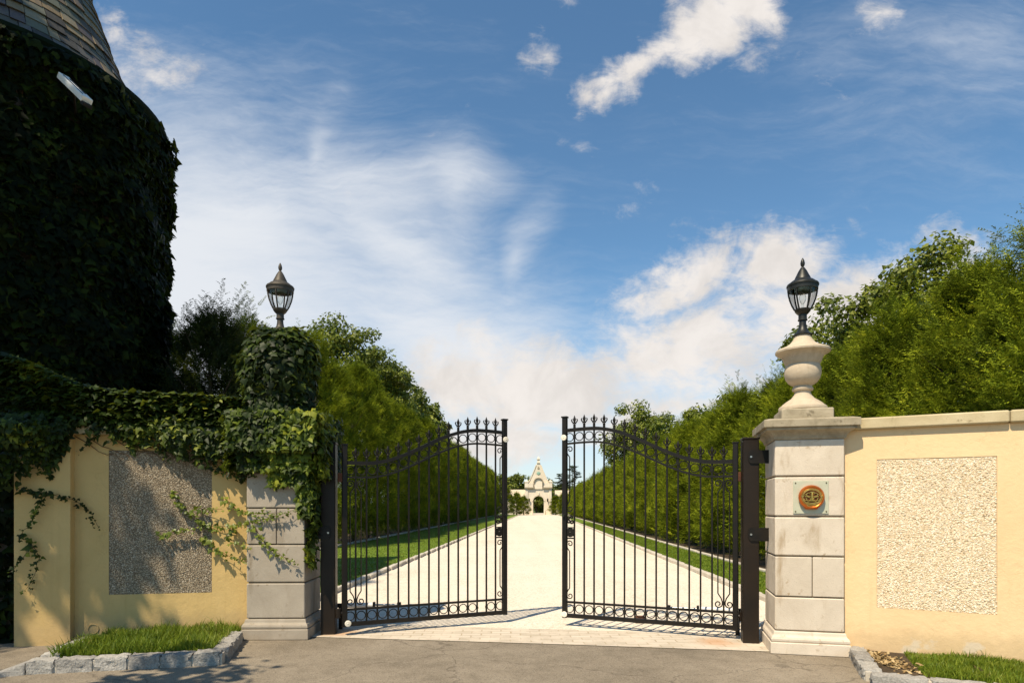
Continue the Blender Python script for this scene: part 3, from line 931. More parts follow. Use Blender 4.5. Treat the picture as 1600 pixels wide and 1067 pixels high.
# medallion on the right pier
def medallion():
    fx = Vector((cos(RZR), sin(RZR), 0))
    fn = Vector((sin(RZR), -cos(RZR), 0))           # outward (towards the road)
    c = Vector((PR[0], PR[1], 0)) + fn * .342 + fx * 0.012
    t = thing('medallion', 'round bronze crest medallion on a square pale plate on the right pier', 'medallion', (c.x, c.y, 1.655), RZR)
    # local frame: x across, -y outward, z up
    MB().box((0, -.004, 0), (.345, .008, .345)).build('backplate', M['plate'], t, bevel=.002)
    for sx in (-1, 1):
        for sz in (-1, 1):
            MB().tube([(sx * .150, -.006, sz * .150), (sx * .150, -.013, sz * .150)], .007, 10).build('screw', M['screw'], t)

    def disc(prof, name, m, sx=1, sz=1, dz=0.0, n=48):
        b = MB()
        b.lathe(prof, n=n)
        b.v = [(x * sx, -z, y * sz + dz) for x, y, z in b.v]
        b.f = [f for f in b.f]
        return b.build(name, m, t, smooth=True)
    disc([(.100, .008), (.118, .010), (.127, .030), (.126, .050), (.117, .064), (.106, .066), (.098, .060), (.09, .058)], 'bronze_disc', M['bronze'])
    # lower lug
    MB().prism([(-.075, -.098), (.075, -.098), (.055, -.128), (-.055, -.128)], -.05, -.009).build('lower_lug', M['bronze'], t, bevel=.006)
    disc([(.070, .058), (.074, .061)], 'dark_field', M['bronze_dark'], 1.08, .93)
    b = MB()
    for rad, yy, r in ((.084, -.062, .0065), (.096, -.060, .0035)):
        b.tube([(rad * 1.06 * cos(a), yy, rad * .93 * sin(a)) for a in np.linspace(0, 2 * pi, 40, endpoint=False)], r, 8, closed=True)
    b.build('oval_rim', M['brass'], t, smooth=True)
    # relief: central column between scrolled letter forms, a bar above and a ribbon below
    r_ = MB()
    r_.tube([(0, -.066, .050), (0, -.066, -.034)], .011, 8)
    r_.tube([(-.024, -.066, .052), (.024, -.066, .052)], .006, 6)
    r_.tube([(-.028, -.066, -.038), (.028, -.066, -.038)], .006, 6)

    def arc(cx, cz, rad, a0, a1, k=12):
        return [(cx + rad * cos(R(a0 + (a1 - a0) * i / k)), -.066, cz + rad * sin(R(a0 + (a1 - a0) * i / k))) for i in range(k + 1)]
    for sg in (-1, 1):
        r_.tube(arc(sg * .034, -.020, .020, 90 - sg * 20, 90 + sg * 300), .005, 6)
        r_.tube(arc(sg * .062, -.024, .012, 90, 90 + sg * 300), .004, 6)
        r_.tube(arc(sg * .036, .026, .017, 270 - sg * 10, 270 + sg * 250), .0045, 6)
        r_.tube([(sg * .014, -.066, .008), (sg * .066, -.066, .004)], .005, 6)
        r_.tube(arc(sg * .060, .018, .010, 0, 280), .0038, 6)
        r_.tube([(sg * .078, -.066, .010), (sg * .108, -.062, .012)], .0055, 6)
    r_.tube([(x, -.066, -.052 - .012 * (1 - (x / .05) ** 2)) for x in np.linspace(-.05, .05, 9)], .0055, 6)
    r_.build('crest_relief', M['brass'], t, smooth=True)
    MB().tube([(x, -.058, -.106 + .03 * (x / .06) ** 2) for x in np.linspace(-.05, .05, 9)], .007, 6).build('ribbon', M['brass'], t, smooth=True)


medallion()

# ------------------------------------------------------------------ walls
ico_t = (1 + 5 ** .5) / 2
ICO = unit(np.array([(-1, ico_t, 0), (1, ico_t, 0), (-1, -ico_t, 0), (1, -ico_t, 0), (0, -1, ico_t), (0, 1, ico_t), (0, -1, -ico_t), (0, 1, -ico_t),
                     (ico_t, 0, -1), (ico_t, 0, 1), (-ico_t, 0, -1), (-ico_t, 0, 1)], float))
ICOF = np.array([(0, 11, 5), (0, 5, 1), (0, 1, 7), (0, 7, 10), (0, 10, 11), (1, 5, 9), (5, 11, 4), (11, 10, 2), (10, 7, 6), (7, 1, 8),
                 (3, 9, 4), (3, 4, 2), (3, 2, 6), (3, 6, 8), (3, 8, 9), (4, 9, 5), (2, 4, 11), (6, 2, 10), (8, 6, 7), (9, 8, 1)])


def pebble_panel(parent, x0, x1, z0, z1, y, m, seed, bed):
    """exposed pebbles set in a recessed panel; local wall frame, face towards -y"""
    g = np.random.default_rng(seed)
    MB().box(((x0 + x1) / 2, y + .002, (z0 + z1) / 2), (x1 - x0, .012, z1 - z0)).build('panel_bed', bed, parent)
    xs, zs = [], []
    sx, sz = .0165, .0108
    nr = int((z1 - z0) / sz)
    for r in range(nr):
        nx = int((x1 - x0) / sx)
        xx = x0 + (np.arange(nx) + .5 + (r % 2) * .5 + g.normal(0, .22, nx)) * sx
        xs.append(xx)
        zs.append(z0 + (r + .5 + g.normal(0, .25, nx)) * sz)
    xs = np.clip(np.concatenate(xs), x0 + .004, x1 - .004 + g.random(1) * .004)
    zs = np.concatenate(zs)
    n = len(xs)
    rad = np.c_[.0062 + .0060 * g.random(n), .005 + .006 * g.random(n), .0038 + .0036 * g.random(n)]
    V = ICO[None] * rad[:, None, :] * (1 + g.normal(0, .10, (n, 12, 1)))
    a = g.normal(0, .45, n)
    ca, sa = np.cos(a)[:, None], np.sin(a)[:, None]
    X = V[:, :, 0] * ca - V[:, :, 2] * sa
    Z = V[:, :, 0] * sa + V[:, :, 2] * ca
    V = np.stack([X + xs[:, None], V[:, :, 1] * .55 + (y - .0048 + g.normal(0, .0012, n))[:, None], Z + zs[:, None]], 2)
    F = ((np.arange(n) * 12)[:, None, None] + ICOF[None]).reshape(-1, 3)
    me = np_mesh('pebbles', V.reshape(-1, 3), F)
    return link(me, 'pebble_panel', m, parent, True)


# right wall: local x runs from the pier outwards, face at y=0 towards -y
WR0 = Vector((3.55, 6.70))
WRA = math.atan2(-0.45, 0.893)
wr = thing('boundary_wall', 'cream stucco boundary wall with stone coping and pale pebble panel', 'wall', (WR0.x, WR0.y, 0), WRA)


def slab_with_hole(x0, x1, z0, z1, hx0, hx1, hz0, hz1, th, rec, name, m, parent):
    """wall slab with a shallow recess in its front face"""
    b = MB()
    xs, zs = [x0, hx0, hx1, x1], [z0, hz0, hz1, z1]
    idx = {}
    vs, fs = [], []

    def v(i, j, y):
        k = (i, j, y)
        if k not in idx:
            idx[k] = len(vs)
            vs.append((xs[i], y, zs[j]))
        return idx[k]
    for i in range(3):
        for j in range(3):
            if (i, j) == (1, 1):
                fs.append((v(1, 1, rec), v(2, 1, rec), v(2, 2, rec), v(1, 2, rec)))
            else:
                fs.append((v(i, j, 0), v(i + 1, j, 0), v(i + 1, j + 1, 0), v(i, j + 1, 0)))
    for a, c in (((1, 1), (2, 1)), ((2, 1), (2, 2)), ((2, 2), (1, 2)), ((1, 2), (1, 1))):
        fs.append((v(*a, 0), v(*c, 0), v(*c, rec), v(*a, rec)))
    n = len(vs)
    vs += [(x0, 0, z0), (x1, 0, z0), (x1, 0, z1), (x0, 0, z1), (x0, th, z0), (x1, th, z0), (x1, th, z1), (x0, th, z1)]
    fs += [(n + 4, n + 7, n + 6, n + 5), (n, n + 4, n + 5, n + 1), (n + 1, n + 5, n + 6, n + 2), (n + 3, n + 2, n + 6, n + 7), (n, n + 3, n + 7, n + 4)]
    b.add(vs, fs)
    return b.build(name, m, parent)


slab_with_hole(-.12, 7.5, -.1, 2.350, .234, 1.239, .517, 2.04, .32, .016, 'wall', M['stucco'], wr)
pebble_panel(wr, .236, 1.237, .519, 2.038, .010, M['pebble'], 3, M['pebble_bed'])
xk = -.12
while xk < 7.5:
    L = min(1.45, 7.5 - xk)
    MB().cbox((xk + L / 2, .16, 2.410), (L - .006, .44, .118), .012).build('coping', M['coping'], wr, bevel=.003)
    xk += L

# left wall: local x runs along the face (left to right), face at y=0 towards -y
WL0 = Vector((-4.66, 7.40))
WLA = math.atan2(.19, 1.0)
wl = thing('boundary_wall', 'ochre stucco wall with grey pebble panel under hanging ivy, left of the gate', 'wall', (WL0.x, WL0.y, 0), WLA)


def wl_local(px, py, yoff=0.0):
    """where the sight line through (px,py) meets the left wall face, in wall coordinates"""
    dx, dz = (px - CXP) / FPX, (HZ - py) / FPX
    ca, sa = cos(WLA), sin(WLA)
    ox, oy = WL0.x - yoff * -sa * -1, WL0.y
    # n . (d*(dx,1) - WL0) = yoff with n = (-sa, ca)
    d = (yoff + (-sa * WL0.x + ca * WL0.y)) / (-sa * dx + ca)
    x, y = dx * d, d
    return ((x - WL0.x) * ca + (y - WL0.y) * sa, EYE + dz * d)


x0, zt = wl_local(170, 703)
x1, _ = wl_local(331, 706)
_, zb = wl_local(250, 927)
xs0, _ = wl_local(118, 800)
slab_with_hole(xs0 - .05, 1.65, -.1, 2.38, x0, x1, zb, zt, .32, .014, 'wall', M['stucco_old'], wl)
pebble_panel(wl, x0 + .002, x1 - .002, zb + .002, zt - .002, .008, M['pebble_old'], 5, M['mortar'])  # dark bedding adds to the shade put into the panel colour
xb0, _ = wl_local(31, 800)
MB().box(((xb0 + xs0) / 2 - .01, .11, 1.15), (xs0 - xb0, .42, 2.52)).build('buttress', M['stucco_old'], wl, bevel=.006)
MB().box(((xs0 - .05 + 1.65) / 2, .16, 2.432), (1.65 - xs0 + .05, .42, .10)).build('coping', M['coping'], wl, bevel=.008)
lk_ = thing('boundary_wall', 'dark rubble wall linking the ochre buttress to the tower at the frame edge', 'wall', (-5.62, 7.42, 0), WLA)
MB().box((-1.6, .2, 1.15), (3.0, .3, 2.5)).build('wall', M['darkstone'], lk_)  # added wall, dark so the shaded gap beside the buttress stays black
MB().box((-1.6, .2, 2.43), (3.0, .38, .06)).build('coping', M['darkstone'], lk_)
# iron grommet low on the wall
gx, gz = wl_local(146, 982)
MB().tube([(gx + .055 * cos(a), -.004, gz + .055 * sin(a)) for a in np.linspace(0, 2 * pi, 20, endpoint=False)], .006, 6, closed=True).build('vent_ring', M['stucco_old'], wl)


# ------------------------------------------------------------------ planting beds and granite edging
def granite_block(w, d, h, seed):
    g = np.random.default_rng(seed)
    nx, ny, nz = 9, 5, 5
    b = MB()
    pts = {}

    def vid(i, j, k):
        if (i, j, k) not in pts:
            x, y, z = (i / nx - .5) * w, (j / ny - .5) * d, (k / nz) * h
            ed = (i in (0, nx)) + (j in (0, ny)) + (k in (nz,))
            s = .0055
            p = np.array([x, y, z]) + g.normal(0, s, 3)
            if ed >= 2:
                p *= np.array([.972, .955, .965])
            pts[(i, j, k)] = len(b.v)
            b.v.append(tuple(p))
        return pts[(i, j, k)]
    for i in range(nx):
        for j in range(ny):
            b.f.append((vid(i, j, 0), vid(i, j + 1, 0), vid(i + 1, j + 1, 0), vid(i + 1, j, 0)))
            b.f.append((vid(i, j, nz), vid(i + 1, j, nz), vid(i + 1, j + 1, nz), vid(i, j + 1, nz)))
    for i in range(nx):
        for k in range(nz):
            b.f.append((vid(i, 0, k), vid(i + 1, 0, k), vid(i + 1, 0, k + 1), vid(i, 0, k + 1)))
            b.f.append((vid(i, ny, k), vid(i, ny, k + 1), vid(i + 1, ny, k + 1), vid(i + 1, ny, k)))
    for j in range(ny):
        for k in range(nz):
            b.f.append((vid(0, j, k), vid(0, j, k + 1), vid(0, j + 1, k + 1), vid(0, j + 1, k)))
            b.f.append((vid(nx, j, k), vid(nx, j + 1, k), vid(nx, j + 1, k + 1), vid(nx, j, k + 1)))
    return b


def block_run(a, e, joints, labels, group, seed, h=.135, dep=.17):
    a, e = Vector(a), Vector(e)
    t = (e - a)
    ang = math.atan2(t.y, t.x)
    for i in range(len(joints) - 1):
        p, q = a + t * joints[i], a + t * joints[i + 1]
        L = (q - p).length - .016
        n = Vector((-t.y, t.x)).normalized()
        c = (p + q) / 2 + n * dep / 2
        o = granite_block(L, dep, h + random.uniform(-.008, .008), seed + i).build('granite_block', M['granite'], None, True)
        o.location = (c.x, c.y, -.015)
        o.rotation_euler = (random.uniform(-.02, .02), random.uniform(-.01, .01), ang + random.uniform(-.015, .015))
        tag(o, labels[i], 'edging block', group)
        MB().box((L / 2 + .007, .004, h * .42), (.026, dep * .86, h * .84)).build('mortar_joint', M['kerbstone'], o, bevel=.004)
    # pale mortar between the blocks
    return ang


ORD = ['first', 'second', 'third', 'fourth', 'fifth', 'sixth', 'seventh', 'eighth', 'ninth', 'tenth', 'eleventh', 'twelfth']
GBL = 'granite blocks edging the left grass bed'
GBR = 'granite blocks edging the right grass bed'
LA, LB, LC = Vector((-4.52, 5.93)), Vector((-2.87, 6.30)), Vector((-3.12, 7.42))
block_run(LA, LB, [0, .145, .335, .51, .68, .85, 1.0],
          ['%s rough granite block from the left in the front edge of the left bed' % ORD[i] for i in range(6)], GBL, 100)
block_run(LB + Vector((.0, .19)), LC, [0, .34, .66, 1.0],
          ['%s granite block from the front in the edge leading to the left pier' % ORD[i] for i in range(3)], GBL, 120)
block_run(Vector((-4.70, 6.98)), Vector((-4.52, 6.12)), [0, .5, 1.0],
          ['granite block against the ochre buttress at the left end of the bed', 'tall granite block at the left front corner of the left bed'], GBL, 130, .15)
o = MB().add([(-.32, -.09, 0), (.0, -.10, 0), (.0, .10, 0), (-.32, .09, 0), (-.30, -.06, .012), (0, -.075, .115), (0, .075, .115), (-.30, .06, .012)],
             [(0, 3, 2, 1), (4, 5, 6, 7), (0, 1, 5, 4), (1, 2, 6, 5), (2, 3, 7, 6), (3, 0, 4, 7)]).build('granite_block', M['granite'], None, bevel=.012)
o.location = (LA.x - .03, LA.y + .08, -.012)
o.rotation_euler = (0, 0, R(24))
tag(o, 'wedge shaped granite end stone sloping down at the far left of the edging', 'edging block', GBL)
sheet('bed_soil', [(-4.60, 6.05), (-2.98, 6.42), (-3.2, 7.75), (-5.0, 7.42)], .075, M['soil'])
blades('grass', [(-4.44, 6.14), (-3.05, 6.46), (-3.22, 7.62), (-4.62, 7.36)], 15000, .115, M['grass'], .075)

RA, RB_ = Vector((3.62, 6.98)), Vector((3.13, 5.72))
RCn = Vector((5.6, 5.06))
RTURN = Vector((3.16, 5.72))
block_run(Vector((3.58, 6.86)), Vector((3.15, 5.74)), [0, .33, .66, 1.0],
          ['%s granite block from the right pier in the short side edge' % ORD[i] for i in range(3)], GBR, 140, .115, .15)
block_run(Vector((3.12, 5.57)), Vector((6.20, 4.12)), [0, .13, .26, .40, .54, .68, .84, 1.0],
          ['%s pale granite block from the corner in the front edge of the right bed' % ORD[i] for i in range(7)], GBR, 150, .112, .15)
sheet('bed_soil', [(3.27, 5.70), (6.3, 4.30), (7.5, 4.4), (3.75, 6.75)], .070, M['soil'])
blades('grass', [(3.60, 5.58), (6.2, 4.32), (6.6, 5.12), (3.95, 6.46)], 34000, .058, M['grass'], .070)


def litter(name, pts, size, z):
    n = len(pts)
    p = np.c_[pts, np.full(n, z)]
    me = leaf_mesh(name, p, np.tile(np.array([0, 0, 1.0]), (n, 1)), size * (.6 + .8 * rng.random(n)), 0.0, .45, False)
    return tag(link(me, name, M['deadleaf']), kind='stuff')


c0 = np.array([3.58, 6.15])
litter('leaf_litter', c0 + rng.normal(0, 1, (420, 2)) * np.array([.07, .24]), .04, .085)
c0 = np.array([-3.2, 6.75])
litter('leaf_litter', c0 + rng.normal(0, 1, (90, 2)) * np.array([.06, .22]), .04, .10)
for (px, py, lab) in ((1432, 1040, 'curled brown leaf lying in the right grass, nearer the pier'), (1528, 1046, 'curled brown leaf lying in the right grass, nearer the frame edge')):
    d = (EYE - .13) / ((py - HZ) / FPX)
    p = np.array([[(px - CXP) / FPX * d, d, .135]])
    me = leaf_mesh('dead_leaf', np.repeat(p, 3, 0) + rng.normal(0, .012, (3, 3)), np.array([[0, -.5, 1.0]] * 3), np.array([.05, .042, .036]), .2, .7, True)
    tag(link(me, 'dead_leaf', M['deadleaf']), lab, 'leaf')

# ------------------------------------------------------------------ gates
GATE_L = 2.12
NB = 15


def rail_z(u):
    """height of the curved top rail; u=0 hinge side, u=1 free side"""
    a = (u - .10) / .74
    a = min(max(a, 0), 1)
    return 2.085 + .475 * (0.5 - 0.5 * cos(pi * a)) - (0.012 * ((u - .84) / .16) ** 2 if u > .84 else 0)


def flat_tube(b, pts, hw, ht):
    """rectangular bar swept in the x,z plane"""
    n = len(pts)
    vs, fs = [], []
    for i, (x, z) in enumerate(pts):
        x0_, z0_ = pts[max(i - 1, 0)]
        x1_, z1_ = pts[min(i + 1, n - 1)]
        L = math.hypot(x1_ - x0_, z1_ - z0_)
        nx, nz = -(z1_ - z0_) / L, (x1_ - x0_) / L
        for sy, sn in ((-1, -1), (1, -1), (1, 1), (-1, 1)):
            vs.append((x + nx * ht * sn, sy * hw, z + nz * ht * sn))
    for i in range(n - 1):
        for k in range(4):
            j = (k + 1) % 4
            fs.append((i * 4 + k, i * 4 + j, i * 4 + 4 + j, i * 4 + 4 + k))
    fs += [(3, 2, 1, 0), tuple((n - 1) * 4 + k for k in range(4))]
    b.add(vs, fs)


def spiral(cx, cz, r0, turns, a0, sgn, k=22):
    pts = []
    for i in range(k + 1):
        f = i / k
        a = a0 + sgn * 2 * pi * turns * f
        r = r0 * (1 - .72 * f)
        pts.append((cx + r * cos(a), 0, cz + r * sin(a)))
    return pts


def finial_mb():
    """fleur-de-lis spear, base at z=0"""
    b = MB()
    b.box((0, 0, .018), (.026, .026, .036))
    b.lathe([(.013, .036), (.018, .042), (.018, .050), (.012, .056), (.009, .062)], n=10)
    b.lathe([(.009, .062), (.011, .080), (.020, .108), (.022, .118), (.012, .142), (.002, .170)], n=10, sy=.55)
    for s in (-1, 1):
        pts = [(s * .006, 0, .066), (s * .020, 0, .074), (s * .034, 0, .090), (s * .040, 0, .106), (s * .036, 0, .119), (s * .027, 0, .121)]
        b.tube(pts, [.007, .008, .0085, .008, .007, .005], 6)
        b.tube([(s * .008, 0, .076), (s * .018, 0, .064), (s * .026, 0, .060)], [.006, .006, .004], 6)
    return b


FIN_ME = None


def gate_leaf(label, hinge, ang, front, missing_ring, lock_side):
    """front = -1/+1: which local y faces the road"""
    global FIN_ME
    t = thing('gate_leaf', label, 'gate', (hinge[0], hinge[1], 0), ang)
    L = GATE_L
    ir = M['iron']
    g0 = 0.105
    MB().cbox((0, 0, (g0 + 2.30) / 2), (.062, .062, 2.30 - g0), .006).box((0, 0, 2.305), (.072, .072, .014)).build('hinge_stile', ir, t)
    MB().cbox((L, 0, (g0 + 2.72) / 2), (.062, .062, 2.72 - g0), .006).box((L, 0, 2.725), (.078, .078, .018)).build('free_stile', ir, t)
    us = np.linspace(0, 1, 41)
    xs = .031 + us * (L - .062)
    b = MB(); flat_tube(b, [(x, rail_z(u)) for x, u in zip(xs, us)], .022, .022); b.build('top_rail', ir, t)
    b = MB(); flat_tube(b, [(x, rail_z(u) - .172) for x, u in zip(xs, us)], .016, .012); b.build('arched_rail', ir, t)
    MB().box((L / 2, 0, .313), (L - .062, .032, .026)).build('middle_rail', ir, t)
    MB().box((L / 2, 0, .137), (L - .062, .050, .050)).build('bottom_rail', ir, t)
    xb = [L * (i + 1) / (NB + 1) for i in range(NB)]
    fin0 = None
    for i, x in enumerate(xb):
        u = (x - .031) / (L - .062)
        zt_ = rail_z(u) - .021
        bar = MB().box((x, 0, (.163 + zt_) / 2), (.0185, .0185, zt_ - .163))
        # forged collars either side of the rings
        bar.box((x, 0, zt_ - .075), (.026, .026, .03)).box((x, 0, .225), (.026, .026, .03))
        bo = bar.build('bar', ir, t)
        if FIN_ME is None:
            fo = finial_mb().build('finial', ir, bo, True)
            FIN_ME = fo.data
        else:
            fo = bpy.data.objects.new('finial', FIN_ME)
            COL.objects.link(fo)
            fo.parent = bo
        fo.location = (x, 0, rail_z(u) + .018)
    gap = L / (NB + 1)
    ring_me = None
    for i in range(NB + 1):
        x = gap * (i + .5)
        u = (x - .031) / (L - .062)
        rr = .0525
        for zz, bot in ((rail_z(u) - .0905, False), (.231, True)):
            if bot and i == missing_ring:
                continue
            if ring_me is None:
                ro = MB().tube([(rr * cos(a), 0, rr * sin(a)) for a in np.linspace(0, 2 * pi, 24, endpoint=False)], .0062, 6, closed=True).build('ring', ir, t, True)
                ring_me = ro.data
            else:
                ro = bpy.data.objects.new('ring', ring_me)
                COL.objects.link(ro)
                ro.parent = t
            ro.location = (x, 0, zz)
    # scrolled rods at the hinge side (either side of the first bar)
    x = xb[0]
    ztop = rail_z(.06) - .19
    for s in (-1, 1):
        xr = x + s * gap * .5
        for (za, zb_, sg) in ((.36, .5, 1),):
            pass
        rod = MB()
        rod.tube([(xr, 0, .53), (xr, 0, ztop - .17)], .0075, 6)
        # lower lyre: rod bends towards the bar then curls outwards
        pts = [(xr, 0, .53), (x + s * .030, 0, .475), (x + s * .016, 0, .43)]
        rod.tube(pts + spiral(x + s * .062, .405, .046, 1.25, pi if s > 0 else 0, 1 if s > 0 else -1), .0072, 6)
        zc = ztop - .065
        pts = [(xr, 0, ztop - .17), (x + s * .030, 0, ztop - .125), (x + s * .016, 0, ztop - .09)]
        rod.tube(pts + spiral(x + s * .062, zc, .046, 1.25, pi if s > 0 else 0, -1 if s > 0 else 1), .0072, 6)
        rod.build('scroll_rod', ir, t, True)
    # lock panel and scrolled rods at the free side
    xm = (xb[-1] + L) / 2
    w = L - xb[-1] - .035
    lz0, lz1 = 1.145, 1.46
    for za, zb_ in ((.335, lz0 - .012), (lz1 + .01, rail_z(.97) - .19)):
        rod = MB()
        rod.tube([(xm, 0, za + .16), (xm, 0, zb_ - .16)], .0075, 6)
        rod.tube([(xm, 0, za + .16), (xm + .026, 0, za + .125), (xm + .040, 0, za + .09)] + spiral(xm - .004, za + .06, .044, 1.2, .25, -1), .0072, 6)
        rod.tube([(xm, 0, zb_ - .16), (xm + .026, 0, zb_ - .125), (xm + .040, 0, zb_ - .09)] + spiral(xm - .004, zb_ - .06, .044, 1.2, -.25, 1), .0072, 6)
        rod.build('scroll_rod', ir, t, True)
    lk = MB()
    lk.box((xm - .008, 0, lz0), (w + .03, .03, .018)).box((xm - .008, 0, (lz0 + lz1) / 2 - .02), (w + .03, .03, .014))
    lk.tube([(xm - .008 + .046 * cos(a), 0, lz0 + .075 + .052 * sin(a)) for a in np.linspace(0, 2 * pi, 20, endpoint=False)], .010, 6, closed=True)
    lk.lathe([(.012, -.012), (.018, 0), (.012, .012)], (xm - .008, 0, lz0 + .075), 10)
    lk.tube([(xm - .045, 0, lz0 + .04), (xm + .03, 0, lz0 + .11)], .010, 6).tube([(xm + .03, 0, lz0 + .04), (xm - .045, 0, lz0 + .11)], .010, 6)
    for s in (-1, 1):
        lk.tube(spiral(xm - .008 + s * .022, lz1 - .10, .026, 1.1, 0, s), .011, 6)
        lk.tube(spiral(xm - .008 + s * .020, lz1 - .045, .020, 1.1, 0, -s), .010, 6)
    lk.box((xm - .008, 0, lz0 + .075), (w - .01, .018, .10))
    lk.build('lock_panel', ir, t, True)
    MB().tube([(L + .0, front * .03, lz1 - .02), (L + .0, front * .065, lz1 - .02)], .017, 12).build('lock_knob', M['lantern'], t, True)

    def reflector(x, z):
        b = MB()
        b.lathe([(.038, 0), (.038, .010), (.030, .014), (.012, .012), (.006, .016)], n=24)
        b.v = [(x + p[0], front * (.030 + p[2]), z + p[1]) for p in b.v]
        b.build('reflector', M['reflector'], t, True)
    reflector(L + .004, 2.455)
    if lock_side > 0:
        reflector(.035, .150)
    else:
        reflector(L - .004, .155)
    # hinges and the rod hinge at the bottom
    MB().box((-.055, 0, 1.905), (.05, .05, .11)).build('hinge', M['rust'], t, bevel=.004)
    MB().tube([(-.031, 0, .275), (-.105, 0, .275)], .024, 10).tube([(-.075, 0, .22), (-.075, 0, .33)], .034, 10).build('hinge', M['post'], t, True)
    return t


HL = (-2.02, 7.72)
AL = math.atan2(.92, 1.96)
leaf_l = gate_leaf('left half of the open black iron gate, hung beside the ivy covered pier', HL, AL, -1, 13, 1)
HR = (2.62, 7.50)
AR = math.atan2(.87, -1.90)
leaf_r = gate_leaf('right half of the open black iron gate, hung beside the medallion pier', HR, AR, 1, -1, -1)


def gate_post(label, loc, rz, side, bare):
    t = thing('gate_post', label, 'post', loc, rz)
    w = .175
    MB().cbox((0, 0, 1.16), (w, w, 2.32), .008).build('post', M['post'], t)
    MB().box((0, 0, 2.332), (w + .012, w + .012, .022)).build('cap', M['post'], t, bevel=.004)
    for z in (2.12, 1.24):
        b = MB()
        y = -w / 2 - .008
        hh = .075
        prof = [(side * .19, -hh), (side * .19, hh)]
        prof += [(side * (-.02 - .045 * sin(a)) if False else -side * (.035 * cos(a) - .0), hh * sin(a)) for a in np.linspace(pi / 2, -pi / 2, 11)]
        if side < 0:
            prof = prof[::-1]
        b.prism([(x, z + zz) for x, zz in prof], y - .008, y + .008)
        bo = b.build('bracket', M['iron'], t)
        MB().tube([(-side * .005, y - .008, z), (-side * .005, y - .018, z)], .012, 10).build('bolt', M['steel'], bo)
    return t


gate_post('thick brown steel gate post bolted to the right limestone pier', (2.735, 7.36, 0), RZR * .8, 1, True)
gate_post('dark steel gate post in shade beside the left ivy covered pier', (-2.245, 7.86, 0), R(6), -1, False)


# gate operators: a white arm behind each leaf
def operator(label, a, e):
    a, e = Vector(a), Vector(e)
    t = thing('gate_opener', label, 'gate opener', (a.x, a.y, 0), math.atan2(e.y - a.y, e.x - a.x))
    L = (e - a).length
    MB().tube([(.0, 0, .30), (L * .55, 0, .30)], .032, 12).build('arm_housing', M['white'], t, True)
    MB().tube([(L * .55, 0, .30), (L, 0, .30)], .014, 10).build('piston_rod', M['steel'], t, True)
    MB().box((-.03, 0, .30), (.09, .06, .05)).box((L, 0, .30), (.05, .05, .06)).box((L * .55, 0, .30), (.03, .075, .075)).build('end_bracket', M['iron'], t, bevel=.004)
    MB().box((-.03, 0, .14), (.05, .05, .28)).build('mounting_post', M['iron'], t)
    return t


operator('white ram of the gate opener low behind the left gate', (-2.15, 8.15), (-1.45, 8.22))
operator('white ram of the gate opener low behind the right gate', (2.70, 7.75), (1.95, 7.98))
# drop bolt stop on the drive
o = MB().cbox((0, 0, .04), (.14, .10, .10), .012).build('gate_stop', M['rust'])
o.location = (1.72, 8.6, 0)
tag(o, 'small rusty gate stop set in the gravel behind the right gate', 'gate stop')

# ------------------------------------------------------------------ tower
TC = (-9.10, 11.35)
TR = 2.45
EAVE = 8.55
tw = thing('tower', 'round ivy clad tower with steep conical slate roof', 'tower', (TC[0], TC[1], 0))
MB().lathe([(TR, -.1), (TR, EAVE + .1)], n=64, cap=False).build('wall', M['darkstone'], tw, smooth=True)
# soffit, gutter
MB().lathe([(TR - .05, EAVE - .18), (TR + .10, EAVE - .16), (2.62, EAVE - .02), (2.66, EAVE + .02), (2.66, EAVE + .08), (2.62, EAVE + .10), (2.0, EAVE + .14)], n=64, cap=False).build('gutter', M['copper'], tw, smooth=True)


def roof_r(h):
    """radius of the bell-cast cone at height h above the eave"""
    return (2.13 + .16 * math.exp(-h / .5)) * (1 - h / 6.3)


prof = [(roof_r(h) - .03, EAVE + .11 + h) for h in np.linspace(0, 6.25, 30)]
cone = MB().lathe(prof, n=48, cap=False).build('roof', M['void'], tw, smooth=True)
sl = MB()
h = 0.0
row = 0
g = random.Random(11)
while h < 5.9:
    ex = .17 + .03 * g.random()
    r0_, r1_ = roof_r(h) + .012, roof_r(min(h + ex * 1.8, 6.25)) + .004
    z0_, z1_ = EAVE + .115 + h, EAVE + .115 + h + ex * 1.8
    a = g.random()
    circ = 2 * pi * r0_
    n_ = max(6, int(circ / .25))
    cuts = sorted([(k + g.uniform(-.3, .3)) / n_ for k in range(n_)])
    for k in range(n_):
        a0 = (cuts[k] + a) * 2 * pi
        a1 = (cuts[(k + 1) % n_] + (1 if k == n_ - 1 else 0) + a) * 2 * pi - .006 / r0_ * 2
        th = .014 + .014 * g.random()
        lift = .006 + .030 * g.random()
        dz = g.uniform(-.018, .018)
        vs = []
        for rr, zz in ((r0_ + lift, z0_ + dz), (r0_ + lift + th, z0_ + dz + .004), (r1_ + .004, z1_), (r1_ - .008, z1_ - .004)):
            for an in (a0, (a0 + a1) / 2, a1):
                vs.append((rr * cos(an), rr * sin(an), zz))
        sl.add(vs, [(0, 1, 4, 3), (1, 2, 5, 4), (3, 4, 7, 6), (4, 5, 8, 7), (0, 3, 6, 9), (2, 11, 8, 5), (0, 9, 10, 1), (1, 10, 11, 2)])
    h += ex
    row += 1
sl.build('slates', M['slate'], cone)

